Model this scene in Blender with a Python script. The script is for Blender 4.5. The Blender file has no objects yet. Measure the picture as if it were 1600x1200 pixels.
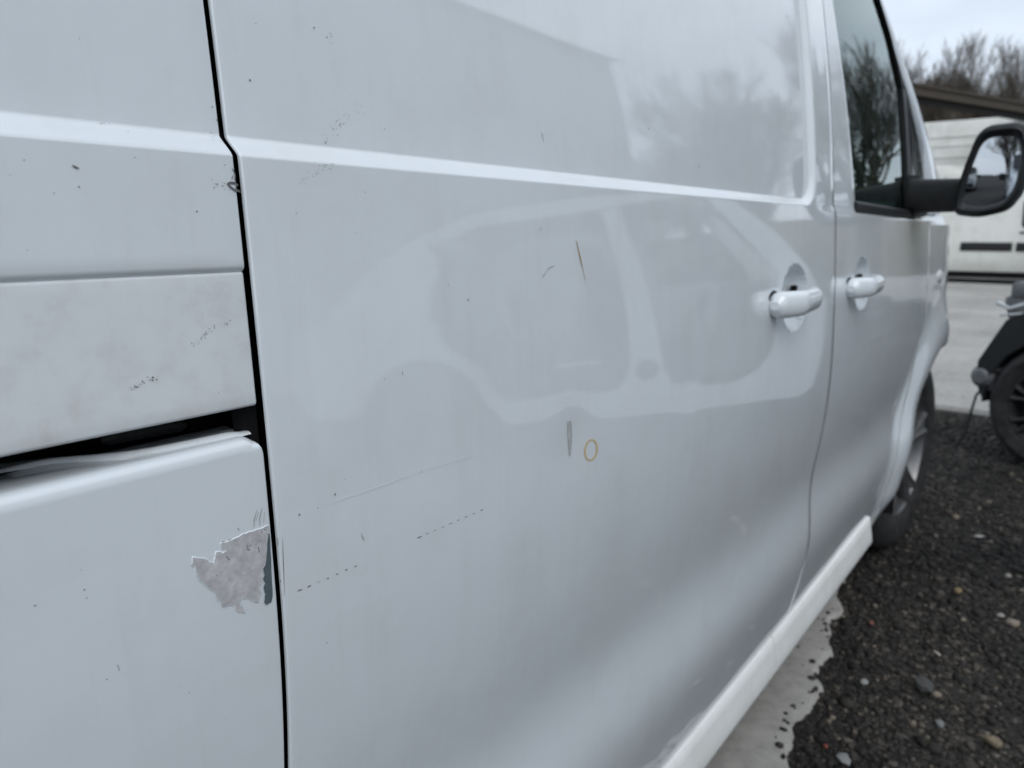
import bpy, bmesh, math, random
import numpy as np
from mathutils import Vector, Matrix, noise

R = math.radians
random.seed(7)
rng = np.random.default_rng(7)
scene = bpy.context.scene
col = scene.collection

# ------------------------------------------------------------------ camera
cam_d = bpy.data.cameras.new('camera')
cam = bpy.data.objects.new('camera', cam_d)
col.objects.link(cam)
scene.camera = cam
CAM = Vector((0.0, -0.39, 1.05))
PITCH, AZ = R(11.218), R(37.093)
cam.location = CAM
cam.rotation_euler = (R(90) - PITCH, 0, AZ - R(90))
cam_d.sensor_width = 36.0
cam_d.lens = 36.0 * 1200.0 / 1600.0
cam_d.clip_start = 0.02
cam_d.clip_end = 1200.0
cam_d.dof.use_dof = True
cam_d.dof.focus_distance = 0.50
cam_d.dof.aperture_fstop = 9.2
cam_d.dof.aperture_blades = 0

# ------------------------------------------------------------------ world, sun, exposure
world = bpy.data.worlds.new('World')
scene.world = world
world.use_nodes = True
nt = world.node_tree
nt.nodes.clear()
SUN_EL, SUN_ROT = R(46), R(-140)
sky = nt.nodes.new('ShaderNodeTexSky')
sky.sky_type = 'NISHITA'
sky.sun_disc = False
sky.sun_elevation = SUN_EL
sky.sun_rotation = SUN_ROT
sky.air_density = 1.0
sky.dust_density = 3.0
tc = nt.nodes.new('ShaderNodeTexCoord')
mp = nt.nodes.new('ShaderNodeMapping')
mp.inputs['Scale'].default_value = (1.0, 1.0, 3.2)
nz = nt.nodes.new('ShaderNodeTexNoise')
nz.inputs['Scale'].default_value = 2.6
nz.inputs['Detail'].default_value = 7.0
nz.inputs['Roughness'].default_value = 0.52
rp = nt.nodes.new('ShaderNodeValToRGB')
rp.color_ramp.elements[0].position = 0.33
rp.color_ramp.elements[0].color = (5.6, 6.35, 7.3, 1)
rp.color_ramp.elements[1].position = 0.68
rp.color_ramp.elements[1].color = (7.9, 8.6, 9.35, 1)
mx = nt.nodes.new('ShaderNodeMix')
mx.data_type = 'RGBA'
mx.inputs[0].default_value = 0.90
bg = nt.nodes.new('ShaderNodeBackground')
bg.inputs['Strength'].default_value = 0.105
wo = nt.nodes.new('ShaderNodeOutputWorld')
L = nt.links.new
L(tc.outputs['Generated'], mp.inputs['Vector'])
L(mp.outputs['Vector'], nz.inputs['Vector'])
L(nz.outputs['Fac'], rp.inputs['Fac'])
L(sky.outputs['Color'], mx.inputs[6])
L(rp.outputs['Color'], mx.inputs[7])
L(mx.outputs[2], bg.inputs['Color'])
L(bg.outputs['Background'], wo.inputs['Surface'])

sun_d = bpy.data.lights.new('sun', 'SUN')
sun_d.energy = 0.62
sun_d.angle = R(40)
sun_d.color = (1.0, 0.98, 0.955)
sun = bpy.data.objects.new('sun', sun_d)
col.objects.link(sun)
sdir = Vector((math.sin(SUN_ROT) * math.cos(SUN_EL), math.cos(SUN_ROT) * math.cos(SUN_EL), math.sin(SUN_EL)))
sun.rotation_euler = sdir.to_track_quat('Z', 'Y').to_euler()

vs = scene.view_settings
vs.view_transform = 'Standard'
vs.look = 'None'
vs.exposure = 0.33
vs.gamma = 1.0
vs.use_curve_mapping = False

# ------------------------------------------------------------------ helpers
def link(o, parent=None):
    col.objects.link(o)
    if parent is not None:
        o.parent = parent
    return o

def mesh_obj(name, verts, faces, mat, parent=None, smooth=True, sharp=35, matidx=None):
    me = bpy.data.meshes.new(name)
    me.from_pydata([tuple(map(float, v)) for v in verts], [], [tuple(int(i) for i in f) for f in faces])
    me.validate()
    mats = mat if isinstance(mat, (list, tuple)) else [mat]
    for m in mats:
        me.materials.append(m)
    if matidx is not None:
        me.polygons.foreach_set('material_index', matidx)
    if smooth:
        me.shade_smooth()
        if sharp:
            me.set_sharp_from_angle(angle=R(sharp))
    me.update()
    return link(bpy.data.objects.new(name, me), parent)

def empty(name, loc=(0, 0, 0), rz=0.0):
    o = bpy.data.objects.new(name, None)
    o.empty_display_size = 0.1
    link(o)
    o.location = loc
    o.rotation_euler = (0, 0, rz)
    return o

def tag(o, label=None, cat=None, group=None, kind=None):
    if label: o['label'] = label
    if cat: o['category'] = cat
    if group: o['group'] = group
    if kind: o['kind'] = kind
    return o

def copy_tree(o, parent=None):
    c = o.copy()
    link(c, parent)
    for ch in list(o.children):
        copy_tree(ch, c)
    return c

class MB:
    """collects shapes, builds ONE mesh object"""
    def __init__(s):
        s.v = []; s.f = []
    def add(s, v, f):
        n = len(s.v)
        s.v.extend([tuple(p) for p in v]); s.f.extend([tuple(i + n for i in q) for q in f])
        return s
    def box(s, c, d, rz=0.0, bev=0.0, rot=None):
        bm = bmesh.new()
        bmesh.ops.create_cube(bm, size=1.0)
        for v in bm.verts:
            v.co = Vector((v.co.x * d[0], v.co.y * d[1], v.co.z * d[2]))
        if bev > 0:
            bmesh.ops.bevel(bm, geom=list(bm.edges), offset=bev, segments=2, affect='EDGES', profile=0.6)
        m = rot if rot is not None else Matrix.Rotation(rz, 3, 'Z')
        bm.verts.index_update()
        vv = [m @ v.co + Vector(c) for v in bm.verts]
        ff = [[v.index for v in f.verts] for f in bm.faces]
        bm.free()
        return s.add(vv, ff)
    def tube(s, pts, rad, n=8, cap=True, flat=None):
        """swept tube; rad scalar or list; flat=(a,b) elliptical factors with a fixed frame"""
        pts = [Vector(p) for p in pts]
        if not hasattr(rad, '__len__'):
            rad = [rad] * len(pts)
        vv = []; up = Vector((0, 0, 1))
        prev = None
        for i, p in enumerate(pts):
            t = (pts[min(i + 1, len(pts) - 1)] - pts[max(i - 1, 0)])
            if t.length < 1e-9: t = Vector((1, 0, 0))
            t.normalize()
            if prev is None:
                a = t.cross(up)
                if a.length < 0.05: a = t.cross(Vector((0, 1, 0)))
            else:
                a = prev - t * prev.dot(t)
            a.normalize(); b = t.cross(a).normalized(); prev = a
            fa, fb = flat if flat else (1, 1)
            for k in range(n):
                th = 2 * math.pi * k / n
                vv.append(p + a * (rad[i] * fa * math.cos(th)) + b * (rad[i] * fb * math.sin(th)))
        ff = []
        for i in range(len(pts) - 1):
            for k in range(n):
                k2 = (k + 1) % n
                ff.append((i * n + k, i * n + k2, (i + 1) * n + k2, (i + 1) * n + k))
        if cap:
            ff.append(tuple(range(n - 1, -1, -1)))
            ff.append(tuple((len(pts) - 1) * n + k for k in range(n)))
        return s.add(vv, ff)
    def lathe(s, prof, axis_o, n=48, axis='y'):
        """prof: (r, h) points, revolved about an axis through axis_o"""
        vv = []; ff = []
        m = len(prof)
        for k in range(n):
            th = 2 * math.pi * k / n
            for (r, h) in prof:
                if axis == 'y':
                    vv.append((axis_o[0] + r * math.cos(th), axis_o[1] + h, axis_o[2] + r * math.sin(th)))
                else:
                    vv.append((axis_o[0] + r * math.cos(th), axis_o[1] + r * math.sin(th), axis_o[2] + h))
        for k in range(n):
            k2 = (k + 1) % n
            for j in range(m - 1):
                ff.append((k * m + j, k * m + j + 1, k2 * m + j + 1, k2 * m + j))
        return s.add(vv, ff)
    def grid(s, P):
        """P: array (n,m,3)"""
        n, m = P.shape[:2]
        vv = P.reshape(-1, 3)
        ff = [(i * m + j, i * m + j + 1, (i + 1) * m + j + 1, (i + 1) * m + j) for i in range(n - 1) for j in range(m - 1)]
        return s.add(vv, ff)
    def prism(s, poly, h0, h1, axis='y'):
        """polygon (a,b) extruded: axis y -> (a,h,b), axis z -> (a,b,h), axis x -> (h,a,b)"""
        def mk(a, b, h):
            return (a, h, b) if axis == 'y' else ((a, b, h) if axis == 'z' else (h, a, b))
        n = len(poly)
        vv = [mk(a, b, h0) for a, b in poly] + [mk(a, b, h1) for a, b in poly]
        ff = [tuple(range(n)), tuple(range(2 * n - 1, n - 1, -1))] + [(i, i + n, (i + 1) % n + n, (i + 1) % n) for i in range(n)]
        return s.add(vv, ff)
    def build(s, name, mat, parent=None, smooth=True, sharp=35):
        o = mesh_obj(name, s.v, s.f, mat, parent, smooth, sharp)
        bm = bmesh.new(); bm.from_mesh(o.data)
        if len(bm.faces) < 6000:
            bmesh.ops.recalc_face_normals(bm, faces=list(bm.faces))
            bm.to_mesh(o.data)
        bm.free()
        if smooth and sharp: o.data.set_sharp_from_angle(angle=R(sharp))
        return o

# ------------------------------------------------------------------ materials
MATS = {}
def principled(name, color, rough=0.5, metal=0.0, spec=0.5, coat=0.0, coat_rough=0.03):
    m = bpy.data.materials.new(name)
    m.use_nodes = True
    b = m.node_tree.nodes['Principled BSDF']
    b.inputs['Base Color'].default_value = (*color, 1)
    b.inputs['Roughness'].default_value = rough
    b.inputs['Metallic'].default_value = metal
    b.inputs['Specular IOR Level'].default_value = spec
    b.inputs['Coat Weight'].default_value = coat
    b.inputs['Coat Roughness'].default_value = coat_rough
    MATS[name] = m
    return m, m.node_tree, b

def N(t, typ, **kw):
    n = t.nodes.new(typ)
    for k, v in kw.items():
        if k in n.inputs: n.inputs[k].default_value = v
        else: setattr(n, k, v)
    return n

def ramp(t, stops):
    r = t.nodes.new('ShaderNodeValToRGB')
    e = r.color_ramp.elements
    while len(e) < len(stops): e.new(0.5)
    for i, (p, c) in enumerate(stops):
        e[i].position = p
        e[i].color = (*c, 1) if len(c) == 3 else c
    return r

def noisy(name, c0, c1, scale, rough=0.8, detail=6, bump=0.0, bump_scale=None, bump_dist=0.01, lo=0.35, hi=0.65, spec=0.4, coords='Object', stretch=(1, 1, 1), coat=0.0, metal=0.0, rough_var=0.0):
    m, t, b = principled(name, c0, rough, metal, spec, coat)
    tcn = t.nodes.new('ShaderNodeTexCoord')
    mpn = N(t, 'ShaderNodeMapping')
    mpn.inputs['Scale'].default_value = stretch
    t.links.new(tcn.outputs[coords], mpn.inputs['Vector'])
    n1 = N(t, 'ShaderNodeTexNoise', Scale=scale, Detail=detail, Roughness=0.6)
    t.links.new(mpn.outputs['Vector'], n1.inputs['Vector'])
    r1 = ramp(t, [(lo, c0), (hi, c1)])
    t.links.new(n1.outputs['Fac'], r1.inputs['Fac'])
    t.links.new(r1.outputs['Color'], b.inputs['Base Color'])
    if rough_var:
        mr = N(t, 'ShaderNodeMapRange')
        mr.inputs['To Min'].default_value = rough - rough_var; mr.inputs['To Max'].default_value = rough + rough_var
        t.links.new(n1.outputs['Fac'], mr.inputs['Value'])
        t.links.new(mr.outputs['Result'], b.inputs['Roughness'])
    if bump:
        n2 = N(t, 'ShaderNodeTexNoise', Scale=bump_scale or scale * 4, Detail=8, Roughness=0.65)
        t.links.new(mpn.outputs['Vector'], n2.inputs['Vector'])
        bn = N(t, 'ShaderNodeBump', Strength=bump, Distance=bump_dist)
        t.links.new(n2.outputs['Fac'], bn.inputs['Height'])
        t.links.new(bn.outputs['Normal'], b.inputs['Normal'])
    return m

def paint(name, base, dirt=(0.42, 0.38, 0.33), dirt_amt=0.17, rough=0.3, coat=1.0, coat_rough=0.012, specks=True, dust_scale=8.0, coat_ior=1.78):
    """clear coated car paint: thin dust film, tiny dirt specks, faint orange peel"""
    m, t, b = principled(name, base, rough, 0, 0.35, coat, coat_rough)
    b.inputs['Coat IOR'].default_value = coat_ior
    tcn = t.nodes.new('ShaderNodeTexCoord')
    n1 = N(t, 'ShaderNodeTexNoise', Scale=dust_scale, Detail=9, Roughness=0.68)
    t.links.new(tcn.outputs['Object'], n1.inputs['Vector'])
    mr = N(t, 'ShaderNodeMapRange')
    mr.inputs['From Min'].default_value = 0.45; mr.inputs['From Max'].default_value = 0.75
    mr.inputs['To Min'].default_value = dirt_amt * 0.15; mr.inputs['To Max'].default_value = dirt_amt
    t.links.new(n1.outputs['Fac'], mr.inputs['Value'])
    # faint vertical run-off streaks
    mp2 = N(t, 'ShaderNodeMapping'); mp2.inputs['Scale'].default_value = (30, 30, 1.6)
    t.links.new(tcn.outputs['Object'], mp2.inputs['Vector'])
    n3 = N(t, 'ShaderNodeTexNoise', Scale=1.6, Detail=5, Roughness=0.7)
    t.links.new(mp2.outputs['Vector'], n3.inputs['Vector'])
    mr3 = N(t, 'ShaderNodeMapRange')
    mr3.inputs['From Min'].default_value = 0.52; mr3.inputs['From Max'].default_value = 0.8
    mr3.inputs['To Max'].default_value = dirt_amt * 0.55
    t.links.new(n3.outputs['Fac'], mr3.inputs['Value'])
    ad = N(t, 'ShaderNodeMath', operation='ADD')
    t.links.new(mr.outputs['Result'], ad.inputs[0]); t.links.new(mr3.outputs['Result'], ad.inputs[1])
    fac = ad.outputs[0]
    if specks:
        vo = N(t, 'ShaderNodeTexVoronoi', Scale=46.0)
        t.links.new(tcn.outputs['Object'], vo.inputs['Vector'])
        sep = N(t, 'ShaderNodeSeparateColor')
        t.links.new(vo.outputs['Color'], sep.inputs['Color'])
        gt = N(t, 'ShaderNodeMath', operation='MULTIPLY'); gt.inputs[1].default_value = 0.034
        p5 = N(t, 'ShaderNodeMath', operation='POWER'); p5.inputs[1].default_value = 5.0
        t.links.new(sep.outputs['Red'], p5.inputs[0]); t.links.new(p5.outputs[0], gt.inputs[0])
        lt = N(t, 'ShaderNodeMath', operation='LESS_THAN')
        t.links.new(vo.outputs['Distance'], lt.inputs[0]); t.links.new(gt.outputs[0], lt.inputs[1])
        ml = N(t, 'ShaderNodeMath', operation='MULTIPLY'); ml.inputs[1].default_value = 0.4
        t.links.new(lt.outputs[0], ml.inputs[0])
        ad2 = N(t, 'ShaderNodeMath', operation='ADD', use_clamp=True)
        t.links.new(ad.outputs[0], ad2.inputs[0]); t.links.new(ml.outputs[0], ad2.inputs[1])
        fac = ad2.outputs[0]
    mixc = N(t, 'ShaderNodeMix', data_type='RGBA')
    mixc.inputs[6].default_value = (*base, 1); mixc.inputs[7].default_value = (*dirt, 1)
    t.links.new(fac, mixc.inputs[0])
    t.links.new(mixc.outputs[2], b.inputs['Base Color'])
    cr = N(t, 'ShaderNodeMapRange')
    cr.inputs['From Max'].default_value = 0.3
    cr.inputs['To Min'].default_value = coat_rough; cr.inputs['To Max'].default_value = coat_rough + 0.07
    t.links.new(fac, cr.inputs['Value'])
    t.links.new(cr.outputs['Result'], b.inputs['Coat Roughness'])
    n2 = N(t, 'ShaderNodeTexNoise', Scale=330.0, Detail=2)
    t.links.new(tcn.outputs['Object'], n2.inputs['Vector'])
    bn = N(t, 'ShaderNodeBump', Strength=0.014, Distance=0.0006)
    t.links.new(n2.outputs['Fac'], bn.inputs['Height'])
    t.links.new(bn.outputs['Normal'], b.inputs['Coat Normal'])
    return m

PAINT = paint('white_paint', (0.785, 0.838, 0.875))
PAINT_DIRTY = paint('grimy_white_paint', (0.77, 0.81, 0.835), dirt=(0.44, 0.395, 0.37), dirt_amt=0.40, rough=0.5, coat=0.25, coat_rough=0.25, dust_scale=38.0)
SKIRT = paint('white_plastic', (0.90, 0.91, 0.89), dirt_amt=0.22, rough=0.42, coat=0.3, coat_rough=0.15)
CREAM = paint('aged_white_paint', (0.84, 0.84, 0.79), dirt=(0.30, 0.27, 0.21), dirt_amt=0.4, rough=0.4, coat=0.5, coat_rough=0.12, specks=False, dust_scale=2.2)
PRIMER = noisy('grey_primer', (0.40, 0.40, 0.41), (0.64, 0.635, 0.64), 150, rough=0.75, lo=.3, hi=.7, detail=10, bump=0.3, bump_scale=400, bump_dist=0.001)
ECOAT = noisy('dark_undercoat', (0.075, 0.105, 0.125), (0.11, 0.14, 0.155), 160, rough=0.55)
EDGE = noisy('bare_scratch', (0.10, 0.10, 0.11), (0.20, 0.19, 0.19), 200, rough=0.7)
FAINT = noisy('faint_scuff', (0.63, 0.67, 0.69), (0.70, 0.74, 0.77), 200, rough=0.5)
RUSTY = noisy('rust_scratch', (0.42, 0.29, 0.15), (0.34, 0.27, 0.19), 120, rough=0.7)
OCHRE = noisy('ochre_crayon', (0.62, 0.46, 0.20), (0.55, 0.43, 0.26), 150, rough=0.75)
GOUGEM = noisy('grey_gouge', (0.40, 0.42, 0.41), (0.52, 0.53, 0.52), 120, rough=0.7)
FILLER = noisy('grey_filler', (0.30, 0.31, 0.29), (0.40, 0.40, 0.38), 80, rough=0.8)
BLACK = noisy('black_plastic', (0.010, 0.011, 0.012), (0.018, 0.019, 0.020), 60, rough=0.5, bump=0.1, bump_scale=500, bump_dist=0.0008)
DARK = noisy('dark_inner', (0.006, 0.006, 0.007), (0.012, 0.012, 0.013), 20, rough=0.9, spec=0.2)
RUBBER = noisy('rubber', (0.014, 0.014, 0.015), (0.035, 0.034, 0.033), 25, rough=0.75, bump=0.2, bump_scale=120, bump_dist=0.002)
ALLOY = noisy('wheel_metal', (0.13, 0.13, 0.13), (0.24, 0.24, 0.245), 12, rough=0.35, metal=0.7)
STEEL = noisy('dark_steel', (0.045, 0.045, 0.048), (0.09, 0.088, 0.085), 14, rough=0.6, metal=0.3)
FABRIC = noisy('seat_fabric', (0.015, 0.016, 0.018), (0.035, 0.036, 0.04), 80, rough=0.95, spec=0.2)
GREYP = noisy('grey_plastic', (0.10, 0.105, 0.11), (0.16, 0.165, 0.17), 40, rough=0.5)
LENS = noisy('lamp_lens', (0.45, 0.47, 0.48), (0.55, 0.57, 0.58), 20, rough=0.15, coat=1.0)
AMBER = noisy('amber_lens', (0.55, 0.30, 0.10), (0.6, 0.34, 0.13), 30, rough=0.2, coat=1.0)
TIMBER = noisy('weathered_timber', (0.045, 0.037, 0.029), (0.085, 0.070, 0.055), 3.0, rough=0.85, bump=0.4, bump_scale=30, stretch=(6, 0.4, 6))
TIMBER_D = noisy('shaded_timber', (0.005, 0.0045, 0.004), (0.012, 0.010, 0.009), 3.0, rough=0.9, stretch=(6, 0.4, 6))  # near-black: the shade under the canopy is put into the colour
CLAD = noisy('grey_cladding', (0.36, 0.38, 0.39), (0.44, 0.46, 0.47), 1.2, rough=0.55)
BARK = noisy('bark', (0.060, 0.052, 0.044), (0.13, 0.115, 0.10), 9, rough=0.95, bump=0.5, bump_scale=40)
TWIG = noisy('twig_bark', (0.085, 0.071, 0.056), (0.15, 0.128, 0.105), 6, rough=0.95)
IVY = noisy('ivy_leaf', (0.022, 0.035, 0.010), (0.07, 0.085, 0.025), 5, rough=0.5)
BANKM = noisy('bank_grass', (0.050, 0.052, 0.022), (0.13, 0.105, 0.060), 1.3, rough=0.95, bump=0.6, bump_scale=9, bump_dist=0.1)

def glass(name, tint, rough=0.0, mirror=0.0):
    m = bpy.data.materials.new(name); m.use_nodes = True
    t = m.node_tree; t.nodes.clear()
    tr = N(t, 'ShaderNodeBsdfTransparent'); tr.inputs['Color'].default_value = (*tint, 1)
    gl = N(t, 'ShaderNodeBsdfGlossy', Roughness=0.004); gl.inputs['Color'].default_value = (0.92, 1.0, 0.98, 1)
    fr = N(t, 'ShaderNodeFresnel', IOR=1.62)
    mr = N(t, 'ShaderNodeMath', operation='MULTIPLY', use_clamp=True); mr.inputs[1].default_value = 1.25
    ms = N(t, 'ShaderNodeMixShader'); out = N(t, 'ShaderNodeOutputMaterial')
    t.links.new(fr.outputs[0], mr.inputs[0]); t.links.new(mr.outputs[0], ms.inputs[0])
    t.links.new(tr.outputs[0], ms.inputs[1]); t.links.new(gl.outputs[0], ms.inputs[2])
    t.links.new(ms.outputs[0], out.inputs['Surface'])
    return m
GLASS = glass('tinted_glass', (0.30, 0.46, 0.41))
GLASS_D = principled('dark_glass', (0.015, 0.02, 0.022), 0.05, 0, 0.6)[0]
BLACKSTEEL = noisy('black_steel', (0.016, 0.016, 0.017), (0.035, 0.034, 0.033), 20, rough=0.6)
MIRROR = principled('mirror_silver', (0.52, 0.55, 0.58), 0.015, 1.0)[0]

# ------------------------------------------------------------------ the van's side as a function
#SURF-BEGIN
_tz = np.array([.15, .27, .33, .385, .43, .475, .51, .55, .60, .65, .70, .76, .80, .84, .90, 1.0, 1.09, 1.11, 1.2, 1.4, 1.6, 1.72, 1.80, 1.86])
_tt = np.array([-14, -12, -11, -11, -5.0, 4.0, 6.0, 0.0, -8.5, -8.0, -5.0, -2.0, 0.0, 1.8, 2.8, 3.6, 4.0, 4.8, 6.3, 9.3, 11., 15., 34., 60.])
_z = np.linspace(.15, 1.86, 1200)
_t = np.interp(_z, _tz, _tt)
_k = np.hanning(55); _k /= _k.sum()
_t = np.convolve(np.pad(_t, 27, mode='edge'), _k, mode='valid')
_y = np.concatenate([[0], np.cumsum(np.tan(np.radians((_t[1:] + _t[:-1]) / 2)) * np.diff(_z))])
_y -= np.interp(1.03, _z, _y)
WX, WZ, WR = 2.75, .335, .375          # front wheel arch
def sstep(a):
    a = np.clip(a, 0, 1); return a * a * (3 - 2 * a)
def bevel(a):                           # flat bevel with softly rounded shoulders
    a = np.clip(a, -.25, 1.25)
    return np.where(a < 0, 0, np.where(a > 1, 1, a)) * .0 + sstep((a + .12) / 1.24) * .35 + np.clip(a, 0, 1) * .65
BOWLS = [(1.266, .945, .066, .053), (1.705, .945, .064, .053)]
def side(x, z):
    x = np.asarray(x, float); z = np.asarray(z, float)
    y = np.interp(z, _z, _y)
    # recessed panel above the waist crease
    r = .055; x1, z1 = 1.378, 1.0925
    dx, dz = x1 - x, z - z1
    inner = r - np.hypot(np.maximum(r - dx, 0), np.maximum(r - dz, 0))
    sd = np.where((dx < r) & (dz < r), inner, np.minimum(dx, dz))
    y = y + .0105 * bevel(sd / .0105)
    # soft waist line carried on forward of the recess
    y = y + .0045 * sstep((z - 1.078) / .022) * sstep((x - 1.36) / .16)
    # hand bowls behind the door handles
    for (bx, bz, rx, rz) in BOWLS:
        q = ((x - bx) / rx) ** 2 + ((z - bz) / rz) ** 2
        y = y + .029 * np.clip(1.0 - q, 0, 1) ** .5
    # wheel arch flare and its crease
    rr = np.hypot(x - WX, z - WZ)
    y = y - .026 * sstep((.54 - rr) / .15) * sstep((z - .20) / .12) * (1 - sstep((x - 2.90) / .18))
    # rear arch
    rr2 = np.hypot(x + .53, z - WZ)
    y = y - .022 * sstep((.52 - rr2) / .14)
    # nose and tail draw in
    y = y + .34 * np.clip(x - 2.72, 0, None) ** 2 + 1.3 * np.clip(x - 2.80, 0, None) ** 2 * sstep((.85 - z) / .25) + .9 * np.clip(x - 3.1, 0, None) ** 2 + .25 * np.clip(-1.0 - x, 0, None) ** 2
    # shallow dents
    for (bx, bz, amp, sg) in ((.598, .852, .0013, .020), (.575, .990, .0006, .022), (.500, .795, -.0005, .022), (.915, .955, .0005, .016), (.86, .86, .0004, .02), (.72, .69, .0005, .03), (.40, .90, .0004, .03)):
        y = y + amp * np.exp(-((x - bx) ** 2 + (z - bz) ** 2) / (2 * sg * sg))
    # pressed sheet is never quite flat
    y = y + .00022 * np.sin(7.3 * x + 3.1 * z + .4) * np.sin(5.2 * z - 2.2 * x) + .00010 * np.sin(19 * x - 7 * z) * np.sin(13 * z + 1.0)
    return y
#SURF-END

def refine(a, b, step, zones=()):
    """samples from a to b with denser zones (lo, hi, step)"""
    s = set(np.round(np.linspace(a, b, max(2, int(abs(b - a) / step) + 1)), 6))
    for lo, hi, st in zones:
        lo, hi = max(lo, a), min(hi, b)
        if hi > lo: s |= set(np.round(np.arange(lo, hi, st), 6))
    s = np.array(sorted(s)); keep = [0]
    for i in range(1, len(s)):
        if s[i] - s[keep[-1]] > 0.0006: keep.append(i)
    if keep[-1] != len(s) - 1: keep[-1] = len(s) - 1
    return s[keep]

def panel(X, Z, r=.0035, flange=.0012, edges='lrbt', off=0.0, corner=None, yfun=side):
    """X,Z arrays (n,m): i runs along x, j along z. returns (n',m',3) with rolled edges."""
    Y = yfun(X, Z) + off
    P = np.stack([X, Y, Z], -1)
    def extend(P, axis, end, r):
        Q = np.moveaxis(P, axis, 0)
        a, b = (Q[0], Q[1]) if end == 0 else (Q[-1], Q[-2])
        d = a - b; d[..., 1] = 0
        d /= np.maximum(np.linalg.norm(d, axis=-1, keepdims=True), 1e-9)
        rows = []
        for th in (25, 50, 72, 90):
            th = math.radians(th)
            q = a + d * r * math.sin(th); q[..., 1] += r * (1 - math.cos(th)); rows.append(q)
        q = rows[-1].copy(); q[..., 1] += flange; rows.append(q)
        rows = np.stack(rows)
        Q = np.concatenate([rows[::-1], Q]) if end == 0 else np.concatenate([Q, rows])
        return np.moveaxis(Q, 0, axis)
    rad = r if isinstance(r, dict) else {k: r for k in 'lrbt'}
    if 'l' in edges: P = extend(P, 0, 0, rad['l'])
    if 'r' in edges: P = extend(P, 0, 1, rad['r'])
    if 'b' in edges: P = extend(P, 1, 0, rad['b'])
    if 't' in edges: P = extend(P, 1, 1, rad['t'])
    return P

def grid_obj(name, P, mat, parent, sharp=50):
    m = MB(); m.grid(P)
    # orient outwards (towards -y) : faces as (i,j),(i,j+1),(i+1,j+1),(i+1,j) -> normal = dz x dx = +y ; flip
    m.f = [q[::-1] for q in m.f]
    return mesh_obj(name, m.v, m.f, mat, parent, True, sharp)

# ------------------------------------------------------------------ ground
def ground_material():
    m, t, b = principled('gravel_ground', (0.05, 0.05, 0.05), 0.85, 0, 0.35)
    tcn = t.nodes.new('ShaderNodeTexCoord')
    v1 = N(t, 'ShaderNodeTexVoronoi', Scale=70.0)
    v2 = N(t, 'ShaderNodeTexVoronoi', Scale=170.0)
    n1 = N(t, 'ShaderNodeTexNoise', Scale=1.6, Detail=6)
    n2 = N(t, 'ShaderNodeTexNoise', Scale=40, Detail=8, Roughness=0.7)
    for q in (v1, v2, n1, n2): t.links.new(tcn.outputs['Object'], q.inputs['Vector'])
    r1 = ramp(t, [(0.0, (0.012, 0.0115, 0.011)), (0.55, (0.024, 0.023, 0.022)), (0.88, (0.048, 0.045, 0.042)), (1.0, (0.10, 0.09, 0.085))])
    sp = N(t, 'ShaderNodeSeparateColor'); t.links.new(v1.outputs['Color'], sp.inputs['Color'])
    t.links.new(sp.outputs['Red'], r1.inputs['Fac'])
    r2 = ramp(t, [(0.35, (0.60, 0.58, 0.56)), (0.68, (1.6, 1.5, 1.36))])
    t.links.new(n1.outputs['Fac'], r2.inputs['Fac'])
    mm = N(t, 'ShaderNodeMix', data_type='RGBA', blend_type='MULTIPLY'); mm.inputs[0].default_value = 1.0
    t.links.new(r1.outputs['Color'], mm.inputs[6]); t.links.new(r2.outputs['Color'], mm.inputs[7])
    t.links.new(mm.outputs[2], b.inputs['Base Color'])
    ad = N(t, 'ShaderNodeMath', operation='ADD'); t.links.new(v1.outputs['Distance'], ad.inputs[0]); t.links.new(n2.outputs['Fac'], ad.inputs[1])
    bn = N(t, 'ShaderNodeBump', Strength=0.9, Distance=0.012); bn.invert = True
    t.links.new(ad.outputs[0], bn.inputs['Height']); t.links.new(bn.outputs['Normal'], b.inputs['Normal'])
    return m
GROUND = ground_material()

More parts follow.
